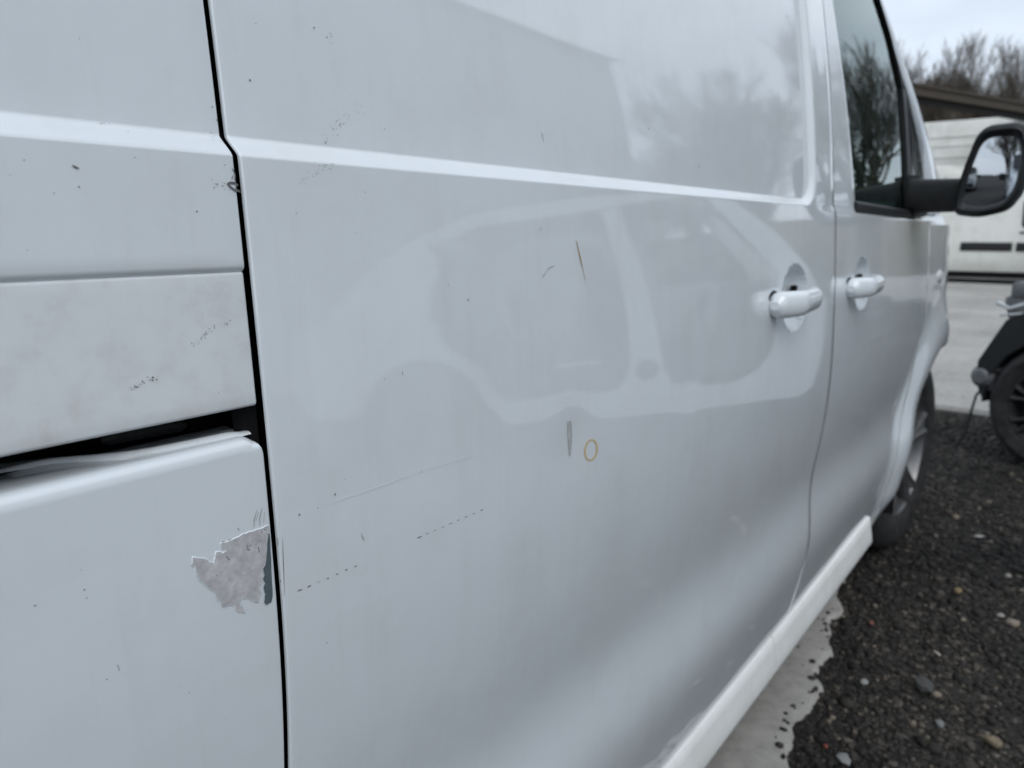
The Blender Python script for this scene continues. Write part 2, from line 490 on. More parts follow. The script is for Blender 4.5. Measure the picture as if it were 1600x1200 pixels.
def concrete_material():
    m, t, b = principled('concrete', (0.3, 0.3, 0.29), 0.85, 0, 0.3)
    tcn = t.nodes.new('ShaderNodeTexCoord')
    n1 = N(t, 'ShaderNodeTexNoise', Scale=0.7, Detail=9, Roughness=0.62)
    n2 = N(t, 'ShaderNodeTexNoise', Scale=24, Detail=9, Roughness=0.7)
    v = N(t, 'ShaderNodeTexVoronoi', Scale=26.0)
    for q in (n1, n2, v): t.links.new(tcn.outputs['Object'], q.inputs['Vector'])
    r1 = ramp(t, [(0.32, (0.29, 0.28, 0.258)), (0.62, (0.46, 0.445, 0.415))])
    t.links.new(n1.outputs['Fac'], r1.inputs['Fac'])
    r2 = ramp(t, [(0.3, (0.72, 0.72, 0.72)), (0.55, (1.0, 1.0, 1.0)), (0.75, (1.1, 1.1, 1.1))])
    t.links.new(n2.outputs['Fac'], r2.inputs['Fac'])
    mm = N(t, 'ShaderNodeMix', data_type='RGBA', blend_type='MULTIPLY'); mm.inputs[0].default_value = 1.0
    t.links.new(r1.outputs['Color'], mm.inputs[6]); t.links.new(r2.outputs['Color'], mm.inputs[7])
    # small pits
    sp = N(t, 'ShaderNodeSeparateColor'); t.links.new(v.outputs['Color'], sp.inputs['Color'])
    ml = N(t, 'ShaderNodeMath', operation='POWER'); ml.inputs[1].default_value = 7.0
    t.links.new(sp.outputs['Red'], ml.inputs[0])
    m2 = N(t, 'ShaderNodeMath', operation='MULTIPLY'); m2.inputs[1].default_value = 0.24
    t.links.new(ml.outputs[0], m2.inputs[0])
    lt = N(t, 'ShaderNodeMath', operation='LESS_THAN')
    t.links.new(v.outputs['Distance'], lt.inputs[0]); t.links.new(m2.outputs[0], lt.inputs[1])
    mx3 = N(t, 'ShaderNodeMix', data_type='RGBA'); mx3.inputs[7].default_value = (0.05, 0.048, 0.045, 1)
    t.links.new(lt.outputs[0], mx3.inputs[0]); t.links.new(mm.outputs[2], mx3.inputs[6])
    t.links.new(mx3.outputs[2], b.inputs['Base Color'])
    bn = N(t, 'ShaderNodeBump', Strength=0.35, Distance=0.006)
    t.links.new(n2.outputs['Fac'], bn.inputs['Height']); t.links.new(bn.outputs['Normal'], b.inputs['Normal'])
    return m
CONC = concrete_material()

def fnoise(x, y, s, seed=0.0):
    return noise.noise(Vector((x * s + seed, y * s - seed * .7, seed * 1.3)))

# one sheet to the horizon, finely divided where the camera sees it
gx = np.concatenate([[-400, -120, -40, -15, -6], np.arange(-2, 8, .08), [9, 11, 14, 18, 24, 32, 45, 70, 120, 250, 500]])
gy = np.concatenate([[-400, -120, -50, -25, -14, -8, -5], np.arange(-3.2, 1.6, .08), [2.5, 4, 7, 12, 20, 35, 60, 120, 400]])
def ground_z(x, y):
    near = 1.0 if (-2 < x < 7.9 and -3.2 < y < 1.6) else 0.0
    return near * (.010 * fnoise(x, y, .9, 3) + .006 * fnoise(x, y, 3.1, 7)) - .012
P = np.array([[(x, y, ground_z(x, y)) for y in gy] for x in gx])
g = MB().grid(P).build('ground', GROUND)
tag(g, kind='structure')

# raised concrete apron beyond the gravel (near edge uneven)
def apron():
    edge = []
    for i, y in enumerate(np.linspace(9, -14, 180)):
        x = 5.20 + .045 * (-.2 + y) * -1 * .45 + .05 * fnoise(y, 0, 1.1, 5) + .02 * fnoise(y, 2, 5.0, 2)
        edge.append((x, y))
    m = MB()
    top = [(x, y, .012) for x, y in edge]; low = [(x - .03, y, -.05) for x, y in edge]; far = [(36.0, y, .012) for x, y in edge]
    n = len(edge)
    vv = top + low + far
    ff = [(i, i + 1, n + i + 1, n + i) for i in range(n - 1)] + [(i, 2 * n + i, 2 * n + i + 1, i + 1) for i in range(n - 1)]
    m.add(vv, ff)
    o = m.build('concrete_apron', CONC)
    return tag(o, kind='structure')
apron()

# broken concrete strip the van stands on
def strip():
    pts = [(-1.9, -.12), (-.9, -.06), (0.0, -.09), (.6, -.02), (1.0, -.055), (1.25, -.02), (1.42, -.010), (1.50, .022), (1.60, .030), (1.66, .012), (1.74, .022), (1.80, .062),
           (1.86, .045), (1.93, .048), (2.0, .066), (2.08, .098), (2.16, .085), (2.28, .12), (2.40, .135), (2.52, .165), (2.62, .22), (2.8, .30), (3.1, .33), (3.9, .36)]
    fine = []
    for (a, b) in zip(pts[:-1], pts[1:]):
        for k in range(10):
            t = k / 10
            x, y = a[0] + (b[0] - a[0]) * t, a[1] + (b[1] - a[1]) * t
            fine.append((x + .008 * fnoise(x, y, 14, 1), y + .018 * fnoise(x, y, 16, 9) + .008 * fnoise(x, y, 45, 4)))
    n = len(fine)
    top = [(x, y, .004 + .0015 * fnoise(x, y, 8, 2)) for x, y in fine]
    edge = [(x, y - .012, -.03) for x, y in fine]
    back = [(x, 1.6, .004) for x, y in fine]
    vv = top + edge + back
    ff = [(i, n + i, n + i + 1, i + 1) for i in range(n - 1)] + [(i, i + 1, 2 * n + i + 1, 2 * n + i) for i in range(n - 1)]
    o = MB().add(vv, ff).build('concrete_strip', CONC)
    return tag(o, kind='structure'), pts
STRIP, SP = strip()
def strip_edge(x):
    return np.interp(x, [p[0] for p in SP], [p[1] for p in SP])

# ------------------------------------------------------------------ the white panel van
van = empty('panel_van', (1.0, 0.95, 0.0))
tag(van, 'white panel van with sliding door, scratches and a peeled paint patch, filling the foreground', 'van')
bpy.context.view_layer.update()
VI = van.matrix_world.inverted()
def vp(o):                       # parent to the van keeping the world placement
    o.parent = van; o.matrix_parent_inverse = VI; return o
def sub(o, p):
    o.parent = p; return o

XB, XG = 1.5000, 1.5023          # gap between sliding door and front door
XQ, XS = .2626, .2668            # gap between rear quarter and sliding door
ZB, ZT = .284, 1.725

# sliding door
zx = [(.36, 1.0, .007), (1.345, 1.40, .0022), (1.195, 1.338, .003), (.25, .30, .004)]
zz = [(.64, 1.05, .007), (1.084, 1.112, .0012), (1.112, 1.16, .004), (.886, 1.002, .003)]
xs = refine(XS + .0014, XB - .0014, .018, zx); zs = refine(ZB, ZT, .015, zz)
X, Z = np.meshgrid(xs, zs, indexing='ij')
sliding = vp(grid_obj('sliding_door', panel(X, Z, r=.0014), PAINT, None))

# rear quarter: upper sheet, rail cover, lower sheet
xs = refine(-1.5, XQ - .0014, .03, [(-.1, .254, .012)])
zs = refine(1.0315, ZT, .015, zz)
X, Z = np.meshgrid(xs, zs, indexing='ij')
quarter_up = vp(grid_obj('rear_quarter_upper', panel(X, Z, r=dict(l=.003, r=.0014, b=.0045, t=.003), flange=.012), PAINT, None))
xs = refine(-1.42, XQ - .0022, .03)
zs = refine(.9515, 1.0255, .006)
X, Z = np.meshgrid(xs, zs, indexing='ij')
rail_cover = vp(grid_obj('rail_cover', panel(X, Z, r=.0022, off=.0015, flange=.01), PAINT_DIRTY, None))
# lower sheet with rounded top front corner and a rear wheel arch
def lower_quarter():
    xs = refine(-1.5, XQ - .0014, .025, [(.235, .2612, .0018)])
    zs = refine(ZB, .9245, .015, [(.90, .9245, .0018)])
    X, Z = np.meshgrid(xs, zs, indexing='ij')
    # push sheet out of the rear arch
    dx, dz = X + .53, Z - WZ
    rr = np.hypot(dx, dz)
    zarch = WZ + np.sqrt(np.clip(.37 ** 2 - dx ** 2, 0, None))
    inside = np.abs(dx) < .37
    lo, hi = ZB, .9245
    Zn = np.where(inside, zarch + (Z - lo) * (hi - zarch) / (hi - lo), Z)
    P = panel(X, Zn, r=dict(l=.003, r=.0014, b=.003, t=.0075), flange=.006)
    # round the top front corner, roll and all
    rc = .0125
    cx, cz = XQ - rc, .932 - rc
    a, b = (P[..., 0] - cx) / rc, (P[..., 2] - cz) / rc
    k = (a > 0) & (b > 0)
    s = np.where(k, np.maximum(a, b) / np.maximum(np.hypot(a, b), 1e-6), 1)
    P[..., 0] = np.where(k, cx + a * s * rc, P[..., 0]); P[..., 2] = np.where(k, cz + b * s * rc, P[..., 2])
    return P
lower = lower_quarter()
quarter_low = vp(grid_obj('rear_quarter_lower', lower, PAINT, None))

# ledge of the sliding rail behind the rolled lip, with the curved rail mouth
def rail_parts():
    m = MB()
    xs = np.linspace(-1.42, .2608, 90)
    rows = []
    for x in xs:
        y0 = float(side(x, .93))
        rows.append([(x, y0 + .0125, .9300), (x, y0 + .020, .9312), (x, y0 + .036, .9322), (x, y0 + .0375, .9312), (x, y0 + .040, .912), (x, y0 + .10, .910)])
    m.grid(np.array(rows))
    vp(m.build('rail_ledge', PAINT, None, sharp=60))
    # rail mouth: a rolled ridge sweeping from the ledge's back to its front
    m = MB()
    cx = np.array([.135, .150, .162, .172, .182, .192, .203, .220, .238, .258])
    cy = np.array([.046, .043, .0385, .0315, .0245, .0190, .0158, .0138, .0124, .0112])
    xx = np.linspace(.135, .2605, 60); yy = np.interp(xx, cx, cy)
    k = np.hanning(11); k /= k.sum(); yy = np.convolve(np.pad(yy, 5, mode='edge'), k, mode='valid')
    rows = []
    for x, y in zip(xx, yy):
        y0 = float(side(x, .93)); g = float(sstep((x - .135) / .03)) * (1 - .85 * float(sstep((x - .246) / .014)))
        prof = [(-.0030, -.0010), (-.0022, .0014), (-.0006, .0026), (.0014, .0027), (.0035, .0020), (.0060, .0006), (.0100, -.0002), (.0150, -.0002), (.0200, -.0020), (.024, -.006)]
        rows.append([(x, y0 + y + dy, .9318 + dz * (.25 + .75 * g)) for dy, dz in prof])
    m.grid(np.array(rows))
    vp(m.build('rail_mouth', PAINT_DIRTY, None, sharp=70))
    m = MB()
    pts3 = [(x, float(side(x, .93)) + .0400, .9370 + .001 * math.sin(x * 40)) for x in np.linspace(.188, .238, 12)]
    m.tube(pts3, [.0015] + [.0040] * 10 + [.0015], 8)  # black tube standing in for the shade of the opening above the ledge
    vp(m.build('rail_recess_shade', BLACK, None))
rail_parts()

# added near-black boxes that keep light out of the gaps
m = MB()
m.box((.0, .115, .62), (3.0, .12, .56)); m.box((.0, .115, 1.14), (3.0, .09, .22)); m.box((.0, .20, 1.45), (3.0, .10, .50))
m.box((-.6, .13, .965), (1.66, .06, .10)); m.box((.85, .115, .96), (1.20, .13, .12))
m.box((1.97, .17, .62), (.92, .10, .60))
vp(m.build('gap_blackout', DARK, None, smooth=False))
# rubber seal running down the door gap
m = MB()
zz2 = np.linspace(.30, 1.72, 60)
m.tube([(.2647, float(side(.30, z)) + .020, z) for z in zz2], .008, 6)
vp(m.build('door_seal', DARK, None))
m = MB()
m.tube([(1.5014, float(side(1.46, z)) + .022, z) for z in zz2], .008, 6)
vp(m.build('door_seal', DARK, None))

# door handles
def handle(bx, name_parent, key=False):
    m = MB()
    n = 34
    y0 = float(side(bx - .16, .945))
    P = []
    for i in range(n):
        t = i / (n - 1)
        x = bx - .120 + .178 * t
        e0 = math.sqrt(max(0, 1 - max(0, (.10 - t) / .10) ** 2)); e1 = math.sqrt(max(0, 1 - max(0, (t - .80) / .20) ** 2))
        grip = float(sstep(t / .30)) * float(sstep((1 - t) / .34))
        out = .009 + .021 * grip                      # centre line bows outwards over the bowl
        hh = (.0205 - .0040 * t) * (.30 + .70 * e0) * (.42 + .58 * e1)
        th = (.0125 + .003 * (1 - t)) * (.45 + .55 * e0) * (.55 + .45 * e1)
        zc = .942 + .006 * t
        ring = []
        for k in range(18):
            a = 2 * math.pi * k / 18
            ca, sa = math.cos(a), math.sin(a)
            ring.append((x, y0 - out + th * math.copysign(abs(ca) ** .88, ca), zc + hh * math.copysign(abs(sa) ** .88, sa)))
        P.append(ring)
    P = np.array(P)
    m.grid(np.concatenate([P, P[:, :1]], 1))
    for e in (0, n - 1):
        c = P[e].mean(0)
        m.add([tuple(p) for p in P[e]] + [tuple(c)], [(k, (k + 1) % 18, 18) for k in range(18)])
    o = m.build('door_handle', PAINT, None, sharp=60)
    # black disc and dark block put in as the shade round the grip
    g1 = MB().lathe([(0, -.001), (.5, -.001), (1.0, .0), (1.0, .006)], (0, 0, 0), 24)
    g1.v = [(bx - .100 + vx * .027, y0 + .0005 + vy * .6, .940 + vz * .0235) for vx, vy, vz in g1.v]
    sub(g1.build('handle_end_shade', BLACK, None), o)
    g2 = MB().box((bx + .040, y0 + .014, .958), (.012, .010, .010), bev=.003)
    sub(g2.build('grip_gap_shade', DARK, None), o)
    if key:
        kx = bx - .070
        kk = MB().lathe([(0, -.003), (.0075, -.003), (.009, 0), (.009, .006)], (kx, y0 - .0395, .945), 20)
        sub(kk.build('key_lock', BLACK, None), o)
    return o
def reparent(o, p):
    """o was built in world space; p is a van part whose matrix is identity in world"""
    o.parent = p
    return o
handle_s = handle(1.262, sliding); reparent(handle_s, sliding)

# front door: lower skin, cut along the wheel arch at its front foot
def door_front_curve():
    pts = []
    for th in np.radians(np.linspace(196, 121, 60)):
        d = np.degrees(th)
        rr = .47 + .07 * float(sstep((150 - d) / 29))
        pts.append((WX + rr * math.cos(th), WZ + rr * math.sin(th)))
    pts.append((2.474, 1.0)); pts.append((2.455, 1.09))
    return np.array(pts)
DFC = door_front_curve()
def xr(z):
    return np.interp(z, DFC[:, 1], DFC[:, 0])
BELT = 1.088
zs = refine(ZB, BELT, .014, [(.886, 1.002, .003), (1.06, BELT, .003)])
us = refine(0, 1, .02, [(.12, .29, .0033)])
X = np.array([[XG + .0006 + u * (xr(z) - .004 - XG - .0006) for z in zs] for u in us])
Z = np.array([[z for z in zs] for u in us])
front_door = vp(grid_obj('front_door', panel(X, Z, edges='rb', r=.0012, flange=.0010), PAINT, None))
handle_f = handle(1.70, front_door, key=True); reparent(handle_f, front_door)

# door frame behind the side window
def xl_win(z): return np.interp(z, [1.088, 1.104, 1.468, 1.70], [1.664, 1.655, 1.568, 1.525])
def xr_win(z): return np.interp(z, [1.088, 1.10, 1.395, 1.50, 1.60, 1.69, 1.72], [2.19, 2.19, 2.175, 2.09, 1.95, 1.76, 1.70])
zs = refine(BELT, ZT, .014, [(1.088, 1.112, .003)])
us = refine(0, 1, .1)
X = np.array([[XG + .0006 + u * (xl_win(z) - XG - .0006) for z in zs] for u in us])
Z = np.array([[z for z in zs] for u in us])
sub(grid_obj('door_frame', panel(X, Z, edges='rt', r=.0012, flange=.0010), PAINT, None), front_door)
# glass
zs = np.linspace(1.096, 1.70, 30); us = np.linspace(0, 1, 14)
X = np.array([[xl_win(z) - .006 + u * (xr_win(z) - xl_win(z) + .012) for z in zs] for u in us])
Z = np.array([[z for z in zs] for u in us])
P = np.stack([X, side(np.full_like(X, 1.6), Z) + .0065, Z], -1)
sub(grid_obj('side_window', P, GLASS, None), front_door)
# black trims: belt strip and front channel
m = MB()
m.tube([(x, float(side(1.6, z)) - .001, z) for x, z in zip(np.linspace(1.645, 2.235, 12), np.linspace(1.097, 1.090, 12))], .0125, 8, flat=(.45, 1.0))
sub(m.build('belt_trim', BLACK, None), front_door)
m = MB()
zt = np.concatenate([np.linspace(1.09, 1.39, 10), np.linspace(1.40, 1.705, 18)])
inner = [(float(xr_win(z)) - .012, float(side(1.6, z)) - .001, z) for z in zt]
outer = [(float(xr_win(z)) + (.050 if z < 1.395 else .046), float(side(1.6, z)) - .001 + (.004 if z < 1.395 else .012), z + (0 if z < 1.395 else .012)) for z in zt]
back = [(p[0], p[1] + .03, p[2]) for p in outer]
backi = [(p[0], p[1] + .03, p[2]) for p in inner]
m.grid(np.array([backi, inner, outer, back]))
sub(m.build('window_channel', BLACK, None, sharp=40), front_door)

# front wing with the arch
def wing():
    ths = np.radians(np.concatenate([np.linspace(-4, 55.8, 24), np.linspace(57, 110.5, 28), np.linspace(112, 121, 6), np.linspace(123, 196, 44)]))
    vs_ = np.array([0, .01, .03, .06, .1, .15, .2, .27, .34, .42, .5, .6, .7, .8, .87, .92, .96, .985, 1.0])
    X = np.zeros((len(ths), len(vs_))); Z = X.copy()
    for i, th in enumerate(ths):
        c, s_ = math.cos(th), math.sin(th); d = math.degrees(th)
        if d >= 121: ro = .47 + .07 * float(sstep((150 - d) / 29))
        elif d >= 110.5: ro = (2.474 - WX) / c
        elif d >= 55.8: ro = .735 / s_
        else: ro = .50 / c
        ri = .372
        for j, v in enumerate(vs_):
            rr = ri + (ro - ri) * v
            X[i, j] = WX + rr * c; Z[i, j] = WZ + rr * s_
    P = panel(X, Z, edges='bt', r=.003, flange=.03)
    return P[::-1]
wing_o = vp(grid_obj('front_wing', wing(), PAINT, None))
# arch liner
m = MB()
rows = []
for th in np.radians(np.linspace(-8, 196, 40)):
    row = []
    for yy, rr in ((.0, .371), (.03, .378), (.10, .385), (.34, .385), (.345, .02)):
        x, z = WX + rr * math.cos(th), WZ + rr * math.sin(th)
        row.append((x, float(side(x, max(z, .3))) + yy + .004 if rr > .1 else .36, z))
    rows.append(row)
m.grid(np.array(rows))
vp(m.build('arch_liner', DARK, None))
# side repeater
m = MB().lathe([(0, -.010), (.010, -.009), (.018, -.005), (.021, .0), (.021, .01)], (2.66, float(side(2.66, .915)), .915), 24)
sub(m.build('side_repeater', LENS, None), wing_o)

# wheels
def make_wheel(name, parent, loc, steer, rim_mat=ALLOY, rr=.335, rim_r=.222, w=.20, face=-1, spokes=5, tyre_mat=RUBBER):
    e = MB()
    f = face
    prof = [(rim_r - .012, .02 * 1), (rim_r, .006), (rim_r + .02, -.004), (rim_r + .055, -.010), (rr - .03, -.004), (rr - .008, .012), (rr, .03), (rr, .075), (rr - .006, .08), (rr, .085), (rr, .115), (rr - .006, .12), (rr, .125), (rr, w - .03), (rr - .012, w - .006), (rr - .06, w), (rim_r, w), (rim_r - .012, w - .02)]
    prof = [(r, h * -f) for r, h in prof]
    e.lathe(prof, (0, 0, 0), 56)
    o = e.build(name, tyre_mat, None, sharp=40)
    d = MB()
    prof = [(rim_r, .006), (rim_r - .006, .004), (rim_r - .014, .018), (rim_r - .020, .075), (.06, .085)]
    d.lathe([(r, h * -f) for r, h in prof], (0, 0, 0), 48)
    for k in range(spokes):
        a0 = 2 * math.pi * k / spokes + .3
        for da in (-.16, .16):
            a1 = a0 + da
            p0 = (.05 * math.cos(a0), -f * .030, .05 * math.sin(a0)); p1 = (.13 * math.cos(a0 + da * .6), -f * .022, .13 * math.sin(a0 + da * .6)); p2 = ((rim_r - .008) * math.cos(a1), -f * .016, (rim_r - .008) * math.sin(a1))
            d.tube([p0, p1, p2], [.022, .019, .022], 8, flat=(1.0, .6))
    d.lathe([(0, -f * .014), (.028, -f * .015), (.040, -f * .020), (.062, -f * .030), (.064, -f * .05)], (0, 0, 0), 24)
    for k in range(5):
        a = 2 * math.pi * k / 5
        d.lathe([(0, -f * .018), (.008, -f * .018), (.009, -f * .035)], (.046 * math.cos(a), 0, .046 * math.sin(a)), 8)
    ri = d.build('rim', rim_mat, None, sharp=40)
    ri.parent = o
    disc = MB().lathe([(.02, -f * .072), (.15, -f * .072), (.15, -f * .09), (.02, -f * .09)], (0, 0, 0), 32).build('brake_disc', STEEL, None)
    disc.parent = o
    o.location = loc; o.rotation_euler = (0, 0, steer)
    if parent is not None:
        o.parent = parent
    return o
wh = vp(make_wheel('wheel', None, (2.745, .045, .335), R(-5)))
for loc, s in (((-.53, .045, .335), 0),):
    w2 = vp(copy_tree(wh)); w2.location = loc; w2.rotation_euler = (0, 0, s)
for x in (2.745, -.53):
    w2 = vp(copy_tree(wh)); w2.location = (x, 1.855, .335); w2.rotation_euler = (0, 0, R(180))

# sill skirt in two lengths
def skirt(x0, x1):
    prof = [(.075, .2790), (.042, .2782), (.0335, .2770), (.0298, .2745), (.0265, .255), (.0225, .232), (.0195, .212), (.0205, .204), (.026, .199), (.040, .196), (.10, .194)]
    xs = np.concatenate([[x0, x0, x0 + .002], np.linspace(x0 + .01, x1 - .01, 30), [x1 - .002, x1, x1]])
    rows = []
    for i, x in enumerate(xs):
        inn = .012 if i in (1, len(xs) - 2) else 0
        lift = .016 * float(sstep((x - 1.3) / .9)); yo = -.006 * float(sstep((x - 1.3) / .9))
        row = [(x, y + yo, z + lift) for y, z in prof]
        if i in (0, len(xs) - 1): row = [(x, .09, .25 + lift + (z - .25) * .6) for y, z in prof]
        rows.append(row)
    return MB().grid(np.array(rows))
sk1 = vp(skirt(-.1, 1.395).build('sill_skirt', SKIRT, None, sharp=50))
sk2 = vp(skirt(1.398, 2.155).build('sill_skirt', SKIRT, None, sharp=50))

# pillar, roof, windscreen, nose and the far side
PIL = np.array([(2.72, .005, 1.11), (2.60, .032, 1.265), (2.47, .070, 1.42), (2.19, .12, 1.614), (1.85, .165, 1.80)])
def curve(P, n):
    s = np.concatenate([[0], np.cumsum(np.linalg.norm(np.diff(P, axis=0), axis=1))]); s /= s[-1]
    t = np.linspace(0, 1, n)
    Q = np.stack([np.interp(t, s, P[:, k]) for k in range(3)], 1)
    for _ in range(3):
        Q[1:-1] = (Q[:-2] + 2 * Q[1:-1] + Q[2:]) / 4
    return Q
pc = curve(PIL, 24)
trim = curve(np.array([(2.235, float(side(1.6, 1.088)), 1.088), (2.228, float(side(1.6, 1.40)) + .004, 1.395), (2.0, float(side(1.6, 1.61)) + .012, 1.61), (1.76, float(side(1.6, 1.71)) + .012, 1.715)]), 24)
rows = []
for k, (a, b) in enumerate(zip(trim, pc)):
    row = []
    for t in (0, .2, .4, .6, .8, .92, 1.0):
        p = a + (b - a) * t
        p[1] -= .007 * math.sin(math.pi * t) ** .8 * (.35 + .65 * (1 - k / 23))
        row.append(p)
    row.append(b + np.array([.006, .02, .004])); row.append(b + np.array([0, .06, -.004]))
    rows.append(row)
m = MB().grid(np.array(rows))
# cowl corner below the pillar down to the wing
vp(m.build('windscreen_pillar', PAINT, None, sharp=60))
# small fixed quarter light between the window channel and the pillar
qrows = []
for k in range(0, 17):
    a, b = trim[k], pc[k]
    t1 = .66 * (1 - .25 * (k / 16) ** 2)
    qrows.append([a + (b - a) * t + np.array([0, -.007 * math.sin(math.pi * t) ** .8 * (.35 + .65 * (1 - k / 23)) - .0025, 0]) for t in np.linspace(.02, t1, 8)])
vp(MB().grid(np.array(qrows)).build('quarter_window', GLASS_D, None, sharp=0))
m = MB()
rows = []
for x in np.linspace(2.235, 2.74, 14):
    t = (x - 2.235) / .505
    a = np.array([x, float(side(x, 1.071)) + .002, 1.071])
    b = np.array([x, float(side(1.6, 1.09)) + .006 + .02 * t, 1.118])
    rows.append([a, a * .6 + b * .4 + np.array([0, -.006, 0]), b, b + np.array([0, .05, .012])])
m.grid(np.array(rows))
vp(m.build('cowl_side', PAINT, None, sharp=60))
def mir(y): return 1.90 - y
# windscreen
rows = []
for a in pc:
    row = []
    for t in np.linspace(0, 1, 13):
        y = a[1] + .02 + t * (mir(a[1]) - a[1] - .04)
        row.append((a[0] + .16 * (1 - (2 * t - 1) ** 2), y, a[2] + .01 + .01 * (1 - (2 * t - 1) ** 2)))
    rows.append(row)
vp(MB().grid(np.array(rows)).build('windscreen', GLASS, None))
# roof with rolled sides
rows = []
for x in np.concatenate([[-1.55, -1.54], np.linspace(-1.5, 1.74, 30), [1.80, 1.86]]):
    row = []
    for y in np.concatenate([[.0], np.linspace(0, 1, 25), [1.0]]):
        yy = .088 + y * (1.724)
        row.append((x + .06 * (1 - (2 * y - 1) ** 2) * (x > 1.7), yy, 1.728 + .155 * (1 - abs(2 * y - 1) ** 3.2)))
    rows.append(row)
vp(MB().grid(np.array(rows)).build('roof', PAINT, None))
# bonnet
rows = []
for t in np.linspace(0, 1, 14):
    x = 2.74 + .66 * t; z = 1.115 - .07 * t - .17 * t ** 3; y0 = float(side(min(x, 3.25), .95)) + .03 + .02 * t
    rows.append([(x + .12 * (1 - (2 * s - 1) ** 2), y0 + s * (mir(y0) - y0), z + .05 * (1 - (2 * s - 1) ** 4) - .03 * (2 * s - 1) ** 8) for s in np.linspace(0, 1, 17)])
vp(MB().grid(np.array(rows)).build('bonnet', PAINT, None))
# bumper wraps the nose
rows = []
for z, o in ((.20, -.10), (.26, -.01), (.36, .02), (.50, .03), (.62, .02), (.74, .0), (.86, -.04), (.93, -.09)):
    pts = []
    for t in np.linspace(-1, 1, 41):
        a = t * math.pi / 2
        yy = .95 + (.78 + min(o, 0) * .2) * math.copysign(abs(math.sin(a)) ** .8, math.sin(a))
        pts.append((3.12 + (.43 + o) * abs(math.cos(a)) ** .55, yy, z))
    rows.append(pts)
vp(MB().grid(np.array(rows)).build('front_bumper', PAINT, None))
m = MB().box((3.545, .95, .66), (.02, 1.1, .11), bev=.008); vp(m.build('grille', BLACK, None))
for s in (-1, 1):
    m = MB().box((3.42, .95 + s * .58, .80), (.12, .30, .16), rz=-s * .5, bev=.03); vp(m.build('headlight', LENS, None))
# far side, tail and floor
zs = np.linspace(.29, 1.73, 40); xs = np.linspace(-1.5, 3.25, 50)
X, Z = np.meshgrid(xs, zs, indexing='ij')
keep = ~((np.hypot(X - WX, Z - WZ) < .36) | (np.hypot(X + .53, Z - WZ) < .36))
Yf = mir(np.interp(Z, _z, _y) + .34 * np.clip(X - 2.72, 0, None) ** 2 + .9 * np.clip(X - 3.1, 0, None) ** 2)
P = np.stack([X, Yf, Z], -1)
hole = lambda i, j: (1.62 < xs[i] < 2.12 and 1.12 < zs[j] < 1.62) or (xs[i] > 2.3 and zs[j] > 1.08) or (xs[i] > 1.9 and zs[j] > 1.6) or not keep[i, j]
m = MB(); nn, mm_ = P.shape[:2]
m.add(P.reshape(-1, 3), [(i * mm_ + j, i * mm_ + j + 1, (i + 1) * mm_ + j + 1, (i + 1) * mm_ + j) for i in range(nn - 1) for j in range(mm_ - 1) if not (hole(i, j) or hole(i + 1, j) or hole(i, j + 1) or hole(i + 1, j + 1))])
vp(m.build('far_side_body', PAINT, None))
vp(MB().box((1.88, 1.815, 1.37), (.62, .006, .60)).build('side_window', GLASS, None))
rows = [[(-1.50 - .05 * math.sin(math.pi * min(1, (z - .2) / 1.6)), y, z) for y in np.linspace(.03, 1.87, 9)] for z in np.linspace(.25, 1.74, 12)]
vp(MB().grid(np.array(rows)).build('rear_doors', PAINT, None))
m = MB().box((.9, .95, .30), (4.6, 1.5, .10)).box((-.2, .95, .42), (2.4, 1.5, .10)); vp(m.build('underbody', DARK, None, smooth=False))

# cab
m = MB().box((1.36, .95, 1.05), (.03, 1.62, 1.34)); vp(m.build('bulkhead', DARK, None, smooth=False))
m = MB()
rows = []
for x, z in ((2.86, 1.10), (2.62, 1.125), (2.42, 1.13), (2.27, 1.10), (2.22, 1.02), (2.25, .80), (2.3, .5)):
    rows.append([(x, y, z + .02 * math.exp(-((y - .48) / .25) ** 2)) for y in np.linspace(.08, 1.82, 15)])
m.grid(np.array(rows)); vp(m.build('dashboard', GREYP, None))
for k, yc in enumerate((.48, 1.18)):
    m = MB()
    m.box((1.74, yc, .76), (.52, .50, .16), bev=.05)
    m.box((1.50, yc, 1.09), (.15, .46, .60), bev=.06, rot=Matrix.Rotation(R(-12), 3, 'Y'))
    m.box((1.41, yc, 1.49), (.09, .26, .17), bev=.04, rot=Matrix.Rotation(R(-8), 3, 'Y'))
    m.tube([(1.43, yc - .05, 1.35), (1.41, yc - .05, 1.46)], .008, 6); m.tube([(1.43, yc + .05, 1.35), (1.41, yc + .05, 1.46)], .008, 6)
    vp(m.build('seat', FABRIC, None))
m = MB()
c = Vector((2.10, .46, 1.10)); ax = Vector((-.90, 0, .44)).normalized(); u = Vector((0, 1, 0)); w = ax.cross(u)
m.tube([c + (u * math.cos(a) + w * math.sin(a)) * .19 for a in np.linspace(0, 2 * math.pi, 41)], .016, 8, cap=False)
for a in (0.1, math.pi - .1, -math.pi / 2):
    m.tube([c, c + (u * math.cos(a) + w * math.sin(a)) * .185], [.03, .014], 6)
m.tube([c, c - ax * .25], .035, 8)
m.lathe([(0, -.02), (.06, -.015), (.065, .02)], (2.10, .46, 1.10), 16)
vp(m.build('steering_wheel', FABRIC, None))

